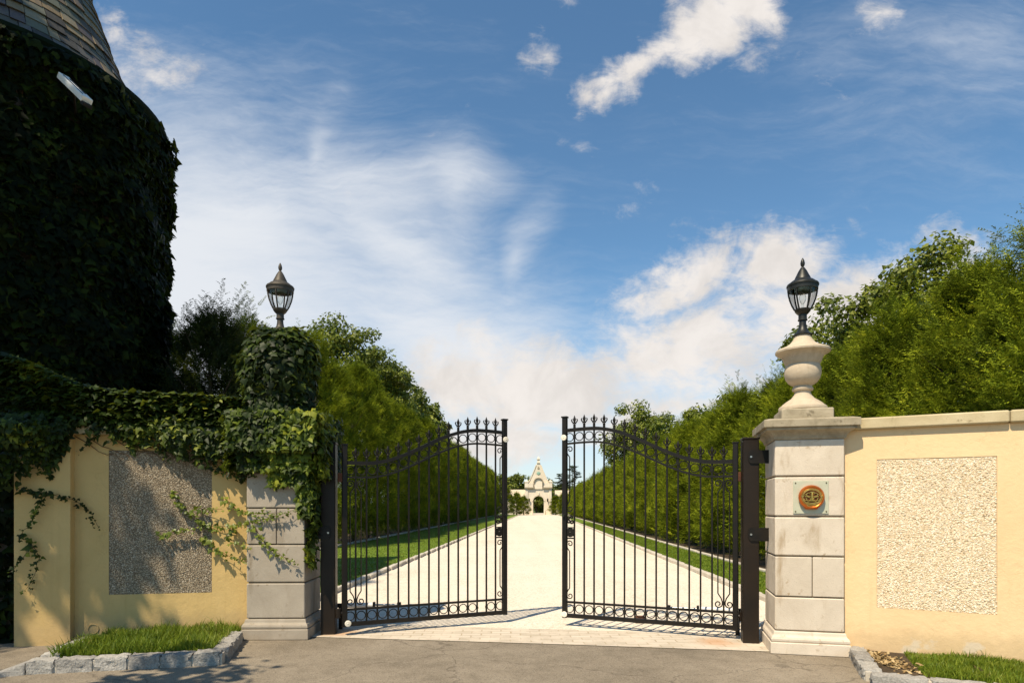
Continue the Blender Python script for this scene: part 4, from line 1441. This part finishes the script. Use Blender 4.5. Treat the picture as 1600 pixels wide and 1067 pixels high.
# white floodlight below the eave
fa, fb = P(98, 121, 9.62), P(136, 158, 9.30)
fl = thing('floodlight', 'long white floodlight housing poking out of the tower ivy below the eave', 'floodlight', fb)
dl = fa - fb
Q = dl.to_track_quat('X', 'Z').to_matrix()
LL = dl.length
MB().box(tuple(Q @ Vector((LL / 2, 0, 0))), (LL, .15, .09), 0, Q).build('housing', M['white'], fl, bevel=.012)
MB().box(tuple(Q @ Vector((LL * .52, -.03, .047))), (LL * .62, .022, .012), 0, Q).box(tuple(Q @ Vector((LL * .5, .04, .047))), (LL * .8, .012, .010), 0, Q).build('louvre', M['iron'], fl)
MB().box(tuple(Q @ Vector((-.02, 0, -.05))), (.09, .13, .05), 0, Q).build('hood', M['void'], fl, bevel=.006)
MB().tube([tuple(Q @ Vector((LL * .5, 0, -.04))), tuple(Q @ Vector((LL * .5, 0, -.04)) + Vector((-.35, .55, 0)))], .02, 8).build('mounting_arm', M['iron'], fl)

# ------------------------------------------------------------------ ivy
rng = np.random.default_rng(21)


def ivy(name, label, pts, nrm, size, m, stems=None, group=None):
    t = thing(name, label, 'ivy', (0, 0, 0), 0, group)
    me = leaf_mesh('leaves', np.asarray(pts), np.asarray(nrm), np.asarray(size))
    link(me, 'leaves', m, t)
    if stems is not None:
        stems.build('stems', M['vine'], t)
    return t


# tower ivy (camera-facing three quarters of the drum)
n = 30000
az = rng.uniform(-pi * 1.05, pi * .28, n)
zz = rng.random(n) ** .95 * (EAVE - .02)
bul = .07 + .11 * (np.sin(az * 7 + zz * 1.3) * .5 + .5) + .10 * rng.random(n) + .05 * np.sin(zz * 5 + az * 3)
bul = bul + .12 * np.clip((zz - EAVE + .75) / .6, 0, 1) * rng.random(n)
rr = TR + bul
pts = np.c_[TC[0] + rr * np.cos(az), TC[1] + rr * np.sin(az), zz]
nr = np.c_[np.cos(az), np.sin(az), np.zeros(n)]
st = MB()
for k in range(26):
    a = random.uniform(-pi, pi * .25)
    p = []
    for i in range(12):
        z = i / 11 * random.uniform(7.2, 8.3)
        a += random.uniform(-.06, .06)
        p.append((TC[0] + (TR + .05) * cos(a), TC[1] + (TR + .05) * sin(a), z))
    st.tube(p, [.028 * (1 - .07 * i) for i in range(12)], 5)
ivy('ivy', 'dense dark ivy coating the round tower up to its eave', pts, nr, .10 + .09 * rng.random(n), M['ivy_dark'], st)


# ivy over the left wall top
def wl_world(x, y, z):
    ca, sa = cos(WLA), sin(WLA)
    return np.c_[WL0.x + x * ca - y * sa, WL0.y + x * sa + y * ca, z]


WN = np.array([sin(WLA), -cos(WLA), 0.0])
low_px = [(20, 752), (60, 742), (100, 702), (118, 668), (150, 658), (200, 672), (240, 688), (280, 690), (320, 700), (350, 716), (380, 730), (420, 738), (445, 728), (480, 735)]
hi_px = [(20, 555), (60, 570), (130, 603), (200, 614), (300, 618), (380, 624), (480, 628)]
low = np.array([wl_local(px, py, -.05) for px, py in low_px])
hig = np.array([wl_local(px, py, .1) for px, py in hi_px])
PTS, NR, SZ = [], [], []
n = 13000
xw = rng.uniform(low[0, 0] - .35, low[-1, 0], n)
zl = np.interp(xw, low[:, 0], low[:, 1])
zh = np.interp(xw, hig[:, 0], hig[:, 1])
f = rng.random(n)
zl2 = zl + rng.normal(0, .06, n) - .15 * np.maximum(0, np.sin(xw * 9 + np.sin(xw * 23))) ** 2 + .07 * np.sin(xw * 15)
z = zl2 + (zh - zl2) * f ** .85
# thickness profile: bulges over the wall top
bulge = .05 + .16 * np.sin(np.clip(f, 0, 1) * pi * .62) + .07 * rng.random(n) + .06 * np.sin(xw * 6 + z * 4)
leftb = np.clip((xs0 - .02 - xw) / .35, 0, 1)
bulge = bulge + leftb * (.12 + .34 * np.sin(np.clip(f, 0, 1) * pi))
over = np.clip((z - 2.42) / .2, 0, 1)
y = -bulge * (1 - over) + over * rng.uniform(-.15, .32, n)
PTS.append(wl_world(xw, y, z))
NR.append(np.tile(WN, (n, 1)) * (1 - .5 * over[:, None]) + np.array([0, 0, 1.0]) * (.15 + .7 * over[:, None]))
SZ.append(.042 + .050 * rng.random(n))
# top surface thicket
n = 5200
xw = rng.uniform(low[0, 0] - .3, 1.75, n)
zh = np.interp(xw, hig[:, 0], hig[:, 1])
PTS.append(wl_world(xw, rng.uniform(-.18, .42, n), zh - .02 - .30 * rng.random(n) ** 2))
NR.append(np.tile(np.array([0, -.3, 1.0]), (n, 1)))
SZ.append(.05 + .06 * rng.random(n))
st = MB()
for k in range(16):
    xa = random.uniform(-.4, 1.35)
    za = 2.36
    p = []
    for i in range(7):
        q = wl_world(np.array([xa + i * .085 + random.uniform(-.01, .01)]), np.array([-.02]), np.array([za - i * random.uniform(.035, .062)]))[0]
        p.append(tuple(q))
    st.tube(p, [.006 * (1 - .1 * i) for i in range(7)], 5)
ivy('ivy', 'ivy spilling over the top of the ochre wall left of the gate', np.concatenate(PTS), np.concatenate(NR), np.concatenate(SZ), M['ivy'], st)

n = 2600  # leaves added over the filler wall to darken it further
lx = rng.uniform(-2.6, .05, n)
ca_, sa_ = cos(WLA), sin(WLA)
ly = .03 - .10 * rng.random(n)
pts = np.c_[-5.62 + lx * ca_ - ly * sa_, 7.42 + lx * sa_ + ly * ca_, rng.uniform(.02, 2.5, n)]
ivy('ivy', 'dark ivy matting the rubble wall at the left frame edge', pts, np.tile(WN, (n, 1)), .08 + .07 * rng.random(n), M['ivy_dark'])

# ivy on the left pier: shoulders of the cap, right flank, hanging edge
PTS, NR, SZ = [], [], []


def pier_shell(n, zlo, zhi, half, face, x0=-1, x1=1, jit=.05):
    """leaves on one face of the left pier"""
    u_ = rng.uniform(x0, x1, n) * half
    z_ = rng.uniform(zlo, zhi, n)
    o_ = half + rng.random(n) * jit
    ca, sa = cos(RZL), sin(RZL)
    if face == 'front':
        lx, ly, nn = u_, -o_, (0, -1)
    elif face == 'right':
        lx, ly, nn = o_, u_, (1, 0)
    elif face == 'left':
        lx, ly, nn = -o_, u_, (-1, 0)
    else:
        lx, ly, nn = u_, o_, (0, 1)
    PTS.append(np.c_[PL[0] + lx * ca - ly * sa, PL[1] + lx * sa + ly * ca, z_])
    NR.append(np.tile(np.array([nn[0] * ca - nn[1] * sa, nn[0] * sa + nn[1] * ca, .1]), (n, 1)))
    SZ.append(.05 + .05 * rng.random(n))


pier_shell(1500, 2.22, 2.66, .48, 'front', -1, 1.06, .10)
pier_shell(900, 1.98, 2.30, .38, 'front', -1, 1.1, .12)
pier_shell(420, 1.80, 2.10, .36, 'front', -.1, 1.15, .09)
pier_shell(240, 1.45, 1.85, .36, 'front', .82, 1.16, .06)
pier_shell(1400, 1.90, 2.66, .46, 'right', -1, 1, .14)
pier_shell(700, 1.25, 2.00, .37, 'right', -1, .6, .10)
pier_shell(160, .85, 1.30, .36, 'right', -1, -.3, .07)
pier_shell(600, 2.0, 2.66, .47, 'left', -1, 1, .10)
n = 1500
PTS.append(np.c_[PL[0] + rng.uniform(-.52, .52, n), PL[1] + rng.uniform(-.52, .5, n), 2.50 + .16 * rng.random(n)])
NR.append(np.tile(np.array([0, -.2, 1.0]), (n, 1)))
SZ.append(.05 + .05 * rng.random(n))
YP = (PTS, NR, SZ)
ivy('ivy', 'yellow green ivy hanging over the cap and right edge of the left pier', np.concatenate(PTS), np.concatenate(NR), np.concatenate(SZ), M['ivy_pier'])

# ivy ball around the left urn
n = 5200
d_ = unit(rng.normal(0, 1, (n, 3)))
prof_r = 1 + .08 * np.sin(d_[:, 0] * 6 + d_[:, 2] * 5) + .06 * rng.normal(0, 1, n)
C = np.array([UL[0] + .0, UL[1], 3.24])
zs = d_[:, 2]
rad = np.full(n, .43)
pts = C + d_ * prof_r[:, None] * np.c_[rad, rad, np.where(zs > 0, .49, .68)]
# fill the skirt so the mass reads as a dome sitting on the cap
n2 = 2200
a_ = rng.random(n2) * 2 * pi
z_ = rng.uniform(2.55, 3.05, n2)
r_ = .36 + .06 * rng.random(n2) + .03 * np.sin(a_ * 4 + z_ * 8)
pts2 = np.c_[C[0] + r_ * np.cos(a_), C[1] + r_ * np.sin(a_), z_]
nr2 = np.c_[np.cos(a_), np.sin(a_), np.zeros(n2)]
ivy('ivy', 'dome of glossy ivy swallowing the urn under the left lantern', np.concatenate([pts, pts2]), np.concatenate([d_, nr2]),
    .055 + .050 * rng.random(n + n2), M['ivy'])

# separate trailing vine strands
STR = {
    'bright vine shoots crossing the grey pebble panel towards the left pier': [
        [(272, 768), (286, 790), (308, 808), (328, 822), (360, 821), (400, 816), (424, 808), (452, 800), (482, 788)],
        [(250, 836), (288, 828), (328, 822)], [(308, 792), (330, 797), (350, 795)],
        [(352, 778), (372, 796), (400, 802), (440, 800)], [(320, 838), (338, 856), (360, 868), (384, 877)],
        [(400, 826), (414, 846), (430, 860), (464, 880)], [(366, 822), (358, 840), (372, 848), (386, 856)]],
    'thin dark vine trailing down the ochre buttress at far left': [
        [(38, 764), (72, 770), (104, 776), (128, 786), (144, 800), (157, 822)], [(72, 770), (66, 790), (54, 814), (34, 838)],
        [(34, 838), (52, 848), (66, 868), (58, 894), (44, 920)], [(52, 850), (40, 872), (18, 896)], [(152, 674), (140, 696), (128, 702)]],
    'leafy vine running diagonally from the wall ivy to the left pier': [
        [(205, 668), (228, 688), (250, 700), (280, 708), (310, 720), (340, 734), (370, 742), (400, 742)], [(250, 690), (262, 712), (270, 720)],
        [(330, 716), (352, 738), (380, 746)]],
}


def strand_world(px, py):
    if px > 379:                               # on the pier front
        d = PL[1] - .352
        return np.array([(px - CXP) / FPX * d, d, EYE + (HZ - py) / FPX * d])
    x, z = wl_local(px, py, -.02 if px > 118 else -.13)
    return wl_world(np.array([x]), np.array([-.02 if px > 118 else -.13]), np.array([z]))[0]


for lab, lines in STR.items():
    t = thing('vine', lab, 'vine')
    st = MB()
    PTS, NR, SZ = [], [], []
    for ln in lines:
        w = np.array([strand_world(*p) for p in ln])
        seg = np.r_[0, np.cumsum(np.linalg.norm(np.diff(w, axis=0), axis=1))]
        m_ = max(6, int(seg[-1] / .04))
        s_ = np.linspace(0, seg[-1], m_)
        q = np.c_[np.interp(s_, seg, w[:, 0]), np.interp(s_, seg, w[:, 1]), np.interp(s_, seg, w[:, 2])]
        q += rng.normal(0, .004, q.shape)
        q[:, 1] -= .012 + .03 * np.abs(np.sin(s_ * 5))
        MB().tube([tuple(p) for p in q], [.0045 * (1 - .6 * i / m_) for i in range(m_)], 5).build('stem', M['vine'], t)
        k = 3
        P_ = np.repeat(q, k, 0) + rng.normal(0, 1, (m_ * k, 3)) * np.array([.022, .012, .020])
        P_[:, 1] -= .02
        PTS.append(P_)
        NR.append(np.tile(WN + np.array([0, 0, .3]), (len(P_), 1)))
        SZ.append((.034 + .030 * rng.random(len(P_))) * np.repeat(np.linspace(1.15, .55, m_), k))
    me = leaf_mesh('leaves', np.concatenate(PTS), np.concatenate(NR), np.concatenate(SZ))
    link(me, 'leaves', M['ivy_young'] if 'bright' in lab else M['ivy'], t)

# ------------------------------------------------------------------ hedge rows
rng = np.random.default_rng(5)


def conifer(label, loc, H, Rm, m, seed, nclump=300, nspray=7, npair=7, **kw):
    t = thing('cypress_tree', label, 'tree', loc)
    me = cypress_mesh('crown', H, Rm, nclump, nspray, npair, seed, **kw)
    link(me, 'crown', m, t)
    b = trunk_mb(H * .93, .11, 12, Rm * .75, seed)
    b.build('trunk', M['bark'], t)
    return t


protoR = [conifer('', (0, -80 - 5 * i, 0), 4.75, 1.16, M['cypress'], 31 + i, 400, 22, 9, lump=.15, power=1.6, tip=1.1, base=.6) for i in range(4)]
used = [False] * 4


def place(protos, used, i, loc, rz, sc, label, group):
    if not used[i]:
        o = protos[i]
        used[i] = True
        o.location = loc
        o.rotation_euler = (0, 0, rz)
        o.scale = sc
        o['label'] = label
        o['group'] = group
        return o
    return dup(protos[i], loc, rz, sc, label, group)


g = random.Random(3)
GR = 'cypress trees in the right hedge row'
GL = 'cypress trees in the left hedge row'
d = 8.0
k = 0
while d < 122:
    hs = 1.0 + g.uniform(-.06, .08)
    hs *= 1.12 if d < 11 else 1.0
    lab = ('%s feathery cypress from the near end of the sunlit right hedge row' % ORD[k]) if k < 12 else 'sunlit cypress beyond the twelfth in the right hedge row'
    place(protoR, used, (k * 5 + k // 4) % 4, (kr(d) + 3.05 + g.uniform(-.18, .18), d, 0), g.random() * 6.28,
          (g.uniform(.95, 1.1), g.uniform(.95, 1.1), hs), lab, GR)
    step = 2.05 + g.uniform(-.15, .2)
    d += step
    k += 1
# left row: taller, in its own shade
protoL = [conifer('', (0, -120 - 5 * i, 0), 7.5, 1.62, M['cypress'], 61 + i, 560, 22, 9, power=1.2, lump=.2, tip=1.0, base=.72, z0=.28) for i in range(3)]
usedL = [False] * 3
d = 24.2
k = 0
while d < 122:
    lab = ('%s tall cypress from the near end of the shaded left hedge row' % ORD[k]) if k < 12 else 'tall cypress beyond the twelfth in the left hedge row'
    place(protoL, usedL, (k * 2 + k // 3) % 3, (kl(d) - 4.95 + g.uniform(-.2, .2), d, 0), g.random() * 6.28,
          (g.uniform(.95, 1.1), g.uniform(.95, 1.1), 1 + g.uniform(-.05, .07)), lab, GL)
    d += 2.5 + g.uniform(-.3, .35)
    k += 1
for k, (x, y, h_, lab) in enumerate(((-.9, 121, 1.0, 'cypress at the far end of the left hedge, outermost of three by the gatehouse'), (.9, 123.5, .86, 'cypress at the far end of the left hedge, middle of three by the gatehouse'),
                                     (2.35, 126.5, .74, 'low cypress tucked against the left flank of the gatehouse'), (8.7, 127, .76, 'low cypress tucked against the right flank of the gatehouse'),
                                     (10.0, 124, .84, 'cypress at the far end of the right hedge, middle of three by the gatehouse'), (11.4, 121.5, .95, 'cypress at the far end of the right hedge, outermost of three by the gatehouse'))):
    dup(protoR[k % 4], (x, y, 0), k * 1.3, (1.05, 1.05, h_), lab, 'small cypresses flanking the gatehouse')
# dark trees between the tower and the left pier
conifer('dark shaded juniper with a wispy top between tower and left pier', (-5.75, 12.2, 0), 5.0, 1.35, M['juniper'], 81, 420, 16, 11, tip=1.15, power=.95)
conifer('pale tipped slender cypress standing just behind the left pier', (-5.85, 14.0, 0), 5.5, .95, M['cypress'], 82, 240, 14, 11, tip=1.15, power=.9)
conifer('slender cypress half hidden behind the tower edge', (-7.75, 14.6, 0), 5.3, 1.0, M['cypress'], 83, 240, 14, 11, tip=1.0, power=.9)


# ------------------------------------------------------------------ broadleaf trees behind the hedges
def broad(name, label, loc, H, rx, rz, seed, nclump=70, nleaf=120, leaf=.17, group=None, trunk=.2):
    t = thing(name, label, 'tree', loc, 0, group)
    me = broad_crown('crown', H - rz, rx, rz, nclump, nleaf, leaf, seed)
    link(me, 'crown', M['oak'], t)
    trunk_mb(H * .85, trunk, 10, rx * .8, seed).build('trunk', M['bark'], t)
    return t


broad('broadleaf_tree', 'big leaved tree topping the right hedge near the frame edge', (10.7, 16.6, 0), 8.3, 1.7, 2.7, 1, 150, 230, .135)
broad('broadleaf_tree', 'dark leafy tree seen behind the right stone urn', (12.0, 23.8, 0), 8.6, 2.0, 2.7, 2, 140, 210, .16)
broad('broadleaf_tree', 'rounded tree rising behind the right gate above the hedge', (12.6, 61, 0), 11.0, 3.5, 3.6, 3, 130, 200, .24)
broad('broadleaf_tree', 'small tree top peeping over the middle of the right hedge', (13.0, 45, 0), 8.6, 1.8, 2.2, 4, 60, 100, .25)
broad('broadleaf_tree', 'leafy tree top above the right hedge between gate and urn', (12.8, 36, 0), 7.9, 1.8, 2.2, 14, 60, 100, .22)
broad('broadleaf_tree', 'tallest leafy tree above the left hedge beside the ivy dome', (-10.0, 38.5, 0), 12.9, 2.5, 3.4, 5, 120, 190, .18)
broad('broadleaf_tree', 'leafy tree above the left hedge, second from the ivy dome', (-9.8, 47, 0), 12.9, 2.4, 3.2, 6, 110, 170, .20)
broad('broadleaf_tree', 'leafy tree above the left hedge, third from the ivy dome', (-9.6, 55, 0), 12.9, 2.6, 3.2, 7, 110, 170, .22)
broad('broadleaf_tree', 'leafy tree above the left hedge, farthest from the ivy dome', (-9.0, 64, 0), 12.6, 2.5, 3.0, 15, 90, 110, .32)
# behind the gatehouse
broad('broadleaf_tree', 'distant round tree left of the gatehouse roof', (-.2, 158, 0), 9.6, 3.6, 3.2, 8, 80, 110, .5)
broad('broadleaf_tree', 'tree seen through the gatehouse arch', (6.4, 168, 0), 9.5, 4.6, 4.6, 9, 120, 120, .5)
broad('broadleaf_tree', 'dark tree beyond the forecourt behind the gatehouse', (1.0, 182, 0), 8.6, 5.2, 4.2, 10, 120, 120, .6)
broad('broadleaf_tree', 'dark tree beyond the forecourt right of the arch', (12.5, 182, 0), 8.4, 5.2, 4.2, 11, 120, 120, .6)


def pine(label, loc, H, seed):
    global rng
    rng = np.random.default_rng(seed)
    t = thing('pine_tree', label, 'tree', loc)
    n_ = 60
    O, D, L = [], [], []
    for i in range(n_):
        z = H * (.25 + .73 * i / n_)
        R_ = (H - z) * .36 + .5
        a = rng.random() * 2 * pi
        for s in np.linspace(.15, 1, 12):
            O.append((R_ * s * cos(a), R_ * s * sin(a), z + .12 * R_ * s))
            D.append((cos(a + rng.normal(0, .7)), sin(a + rng.normal(0, .7)), .25))
            L.append(.75)
    V, F = spray_tris(np.array(O), np.array(D), np.array(L), 6, .42, .05, np.full(len(O), .1))
    link(np_mesh('crown', V, F), 'crown', M['pine'], t)
    b = trunk_mb(H * .98, .2, 0, 1, seed)
    for i in range(20):
        z = H * (.25 + .7 * i / 20)
        a = i * 2.4
        R_ = (H - z) * .34 + .3
        b.tube([(0, 0, z), (R_ * cos(a), R_ * sin(a), z + .15 * R_)], [.06, .02], 5)
    b.build('trunk', M['bark'], t)


pine('pine with layered boughs right of the gatehouse, nearer the roof', (11.6, 150, 0), 9.6, 1)
pine('taller pine behind the right gate stile beside the gatehouse', (14.4, 152, 0), 11.6, 2)

# ------------------------------------------------------------------ gatehouse
gh = thing('gatehouse', 'pale stone gatehouse with tall steep gable closing the drive', 'building', (5.38, 130, 0), DRIVE_RZ)
PS = M['pale_stone']


def arch_wall(w, h, aw, ah, dep, n=14):
    """wall block pierced by a round-headed arch; front at y=0"""
    b = MB()
    r = aw / 2
    sp = ah - r
    arc_ = [(-r * cos(pi * i / n), sp + r * sin(pi * i / n)) for i in range(n + 1)]
    for y0, flip in ((0, False), (dep, True)):
        for poly in ([(-w / 2, 0), (-r, 0), (-r, sp), (-w / 2, sp)], [(r, 0), (w / 2, 0), (w / 2, sp), (r, sp)]):
            vs = [(x, y0, z) for x, z in poly]
            b.add(vs, [(3, 2, 1, 0) if flip else (0, 1, 2, 3)])
        for i in range(n):
            (xa, za), (xb_, zb2) = arc_[i], arc_[i + 1]
            ta, tb = -w / 2 + w * i / n, -w / 2 + w * (i + 1) / n
            vs = [(xa, y0, za), (xb_, y0, zb2), (tb, y0, h), (ta, y0, h)]
            b.add(vs, [(3, 2, 1, 0) if flip else (0, 1, 2, 3)])
        b.add([(-w / 2, y0, sp), (-r, y0, sp), (-w / 2, y0, h)], [(2, 1, 0) if flip else (0, 1, 2)])
        b.add([(r, y0, sp), (w / 2, y0, sp), (w / 2, y0, h)], [(2, 1, 0) if flip else (0, 1, 2)])
    path = [(-r, 0)] + arc_ + [(r, 0)]
    for i in range(len(path) - 1):
        (xa, za), (xb_, zb2) = path[i], path[i + 1]
        b.add([(xa, 0, za), (xa, dep, za), (xb_, dep, zb2), (xb_, 0, zb2)], [(0, 1, 2, 3)])
    for x in (-w / 2, w / 2):
        b.add([(x, 0, 0), (x, dep, 0), (x, dep, h), (x, 0, h)], [(0, 1, 2, 3) if x > 0 else (3, 2, 1, 0)])
    b.add([(-w / 2, 0, h), (w / 2, 0, h), (w / 2, dep, h), (-w / 2, dep, h)], [(0, 1, 2, 3)])
    return b


arch_wall(5.3, 5.35, 2.2, 3.85, 4.6).build('wall', PS, gh)
# arch surround, keystone, imposts
b = MB()
for i in range(13):
    a0, a1 = pi * i / 13, pi * (i + 1) / 13 - .02
    vs = []
    for y_ in (-.10, .02):
        for rr, an in ((1.10, a0), (1.38, a0), (1.38, a1), (1.10, a1)):
            vs.append((-rr * cos(an), y_, 2.75 + rr * sin(an)))
    b.add(vs, [(0, 1, 2, 3), (7, 6, 5, 4), (0, 4, 5, 1), (1, 5, 6, 2), (2, 6, 7, 3), (3, 7, 4, 0)])
b.build('arch_surround', PS, gh)
MB().box((0, -.12, 4.25), (.34, .26, .55)).build('keystone', PS, gh, bevel=.03)
for s in (-1, 1):
    MB().box((s * 1.22, -.1, .5), (.30, .24, 1.0)).build('arch_base', PS, gh, bevel=.04)
    # quoin pilasters
    MB().box((s * 2.4, -.07, 2.65), (.55, .18, 5.3)).build('pilaster', PS, gh, bevel=.03)
    # cornice halves either side of the dormer
    MB().box((s * 1.82, -.16, 5.46), (1.98, .62, .24)).box((s * 1.82, -.10, 5.30), (1.9, .45, .10)).build('cornice', M['weathered'], gh, bevel=.03)
    MB().box((s * 1.9, .12, 6.02), (1.7, .5, .88)).build('parapet', PS, gh, bevel=.03)
    MB().sqlathe([(.34, 5.6), (.34, 6.55), (.42, 6.6), (.42, 6.7), (.30, 6.74), (.2, 6.9), (.05, 7.05)], (s * 2.45, .15, 0)).build('pinnacle', PS, gh)
    t_ = MB()
    t_.box((0, -.20, 0), (.10, .3, .06)).lathe([(.06, -.35), (.14, -.2), (.16, .1), (.20, .14), (.04, .40)], (0, -.34, 0), 8)
    ob = t_.build('wall_lantern', M['iron'], gh)
    ob.location = (s * 1.86, -.05, 2.95)
# gable front and steep roof
gable = [(-2.35, 5.6), (2.35, 5.6), (2.15, 6.3), (1.55, 7.4), (.95, 8.8), (.48, 10.05), (.32, 10.5), (-.32, 10.5), (-.48, 10.05), (-.95, 8.8), (-1.55, 7.4), (-2.15, 6.3)]
MB().prism(gable, .42, .95).build('gable', PS, gh, bevel=.03)
roofp = [(x * .97, z - .12) for x, z in gable]
MB().prism(roofp, .96, 4.3).build('roof', M['pale_roof'], gh)
for s in (-1, 1):
    b = MB()
    pts_ = [(s * x, z) for x, z in [(2.25, 6.3), (1.6, 7.45), (1.0, 8.85), (.52, 10.1)]]
    for i in range(3):
        (xa, za), (xb_, zb2) = pts_[i], pts_[i + 1]
        L_ = math.hypot(xb_ - xa, zb2 - za)
        an = math.atan2(zb2 - za, xb_ - xa)
        Mr = Matrix.Rotation(-an, 3, 'Y')
        b.box(((xa + xb_) / 2, .66, (za + zb2) / 2), (L_, .72, .14), 0, Mr)
    b.build('gable_coping', PS, gh)
MB().sqlathe([(.34, 10.5), (.34, 10.7), (.25, 10.75), (.24, 11.15), (.36, 11.25), (.36, 11.38), (.22, 11.42), (.15, 11.7), (.05, 11.9)], (0, .6, 0)).build('finial', PS, gh)
# central dormer with arched hood, oval plaque
dm = MB().prism([(-.78, 5.2), (.78, 5.2), (.78, 6.6)] + [(.78 * cos(a), 6.6 + .72 * sin(a)) for a in np.linspace(0, pi, 12)][1:-1] + [(-.78, 6.6)], -.22, .43).build('dormer', PS, gh, bevel=.03)
hd = MB()
for i in range(12):
    a0, a1 = pi * i / 12, pi * (i + 1) / 12
    vs = []
    for y_ in (-.5, .43):
        for rr, an in ((.82, a0), (1.02, a0), (1.02, a1), (.82, a1)):
            vs.append((-rr * cos(an), y_, 6.6 + rr * .93 * sin(an)))
    hd.add(vs, [(0, 1, 2, 3), (7, 6, 5, 4), (0, 4, 5, 1), (1, 5, 6, 2), (2, 6, 7, 3), (3, 7, 4, 0)])
hd.build('dormer_hood', M['weathered'], gh)
pl_ = MB().lathe([(.36, 0), (.40, .05), (.34, .10), (.2, .11)], n=20, sy=.8)
pl_.v = [(x, .42 - z, y_ + 8.45) for x, y_, z in pl_.v]
pl_.build('oval_plaque', M['verdigris'], gh)
MB().prism([(-.2, 9.3), (.2, 9.3), (.2, 9.6), (0, 9.85), (-.2, 9.6)], .34, .43).build('niche', M['weathered'], gh)
# wings
for s, xo, hw, hr in ((-1, 2.7, 3.4, 5.1), (1, 3.5, 3.4, 4.95)):
    MB().box((s * (xo + 2.2), 3.4, 1.75), (4.4, 4.0, 3.5)).build('wing_wall', PS, gh)
    MB().box((s * (xo + 2.15), 3.25, 3.62), (4.7, 4.6, .22)).build('wing_cornice', M['weathered'], gh, bevel=.03)
    b = MB()
    xa, xb_ = (xo - .1, xo + 4.5)
    vs = [(s * xa, 1.2, 3.74), (s * xb_, 1.2, 3.74), (s * xb_, 5.6, 3.74), (s * xa, 5.6, 3.74), (s * xa, 3.4, hr + .1), (s * (xb_ - .9), 3.4, hr + .1)]
    b.add(vs, [(0, 1, 5, 4), (1, 2, 5), (2, 3, 4, 5), (3, 0, 4), (3, 2, 1, 0)])
    b.build('wing_roof', M['pale_roof'], gh)
    MB().box((s * (xo + 1.3), 1.385, 2.5), (.8, .06, 1.3)).build('wing_window', M['void'], gh)
# flared buttress on the left
MB().prism([(-2.66, 0), (-2.66, 4.9), (-3.1, 4.1), (-3.6, 3.2), (-3.9, 2.4), (-3.9, 0)], .6, 1.15).build('buttress', PS, gh, bevel=.03)

# ------------------------------------------------------------------ the tree outside the frame that dapples the left wall
st_ = thing('shade_tree', 'broad street tree standing left of the camera and shading the tower', 'tree', (-11.0, 2.6, 0))
rng = np.random.default_rng(77)
Cs, Ss = [], []
for cx, cy, cz, rx, ry, rz, nc in ((-12.6, 1.9, 16.0, 2.6, 2.2, 3.6, 75), (-10.7, 2.6, 12.2, 1.9, 2.0, 2.4, 40), (-9.1, 2.7, 10.0, 1.2, 1.3, 1.5, 10), (-12.4, 2.4, 20.0, 1.8, 1.6, 1.7, 26),
                                       (-6.3, 2.5, 5.3, 1.5, 1.0, .35, 9)):
    dd = unit(rng.normal(0, 1, (nc, 3))) * (rng.random(nc) ** .4)[:, None] * np.array([rx, ry, rz])
    Cs.append(dd + np.array([cx + 11, cy - 2.6, cz]))
    Ss.append(np.full(nc, .62) * (.6 + .7 * rng.random(nc)))
Cs, Ss = np.concatenate(Cs), np.concatenate(Ss)
nl = 130
N = len(Cs) * nl
ld = unit(rng.normal(0, 1, (N, 3)))
P0 = np.repeat(Cs, nl, 0) + ld * (np.repeat(Ss, nl) * rng.random(N) ** .5)[:, None]
link(leaf_mesh('crown', P0, ld + np.array([0, 0, .5]), .16 + .14 * rng.random(N), .5, .5, False), 'crown', M['oak'], st_)
trunk_mb(15.5, .38, 14, 3.0, 99, -1.0).build('trunk', M['bark'], st_)

print('objects', len(SC.objects), 'faces', sum(len(o.data.polygons) for o in SC.objects if o.type == 'MESH'))
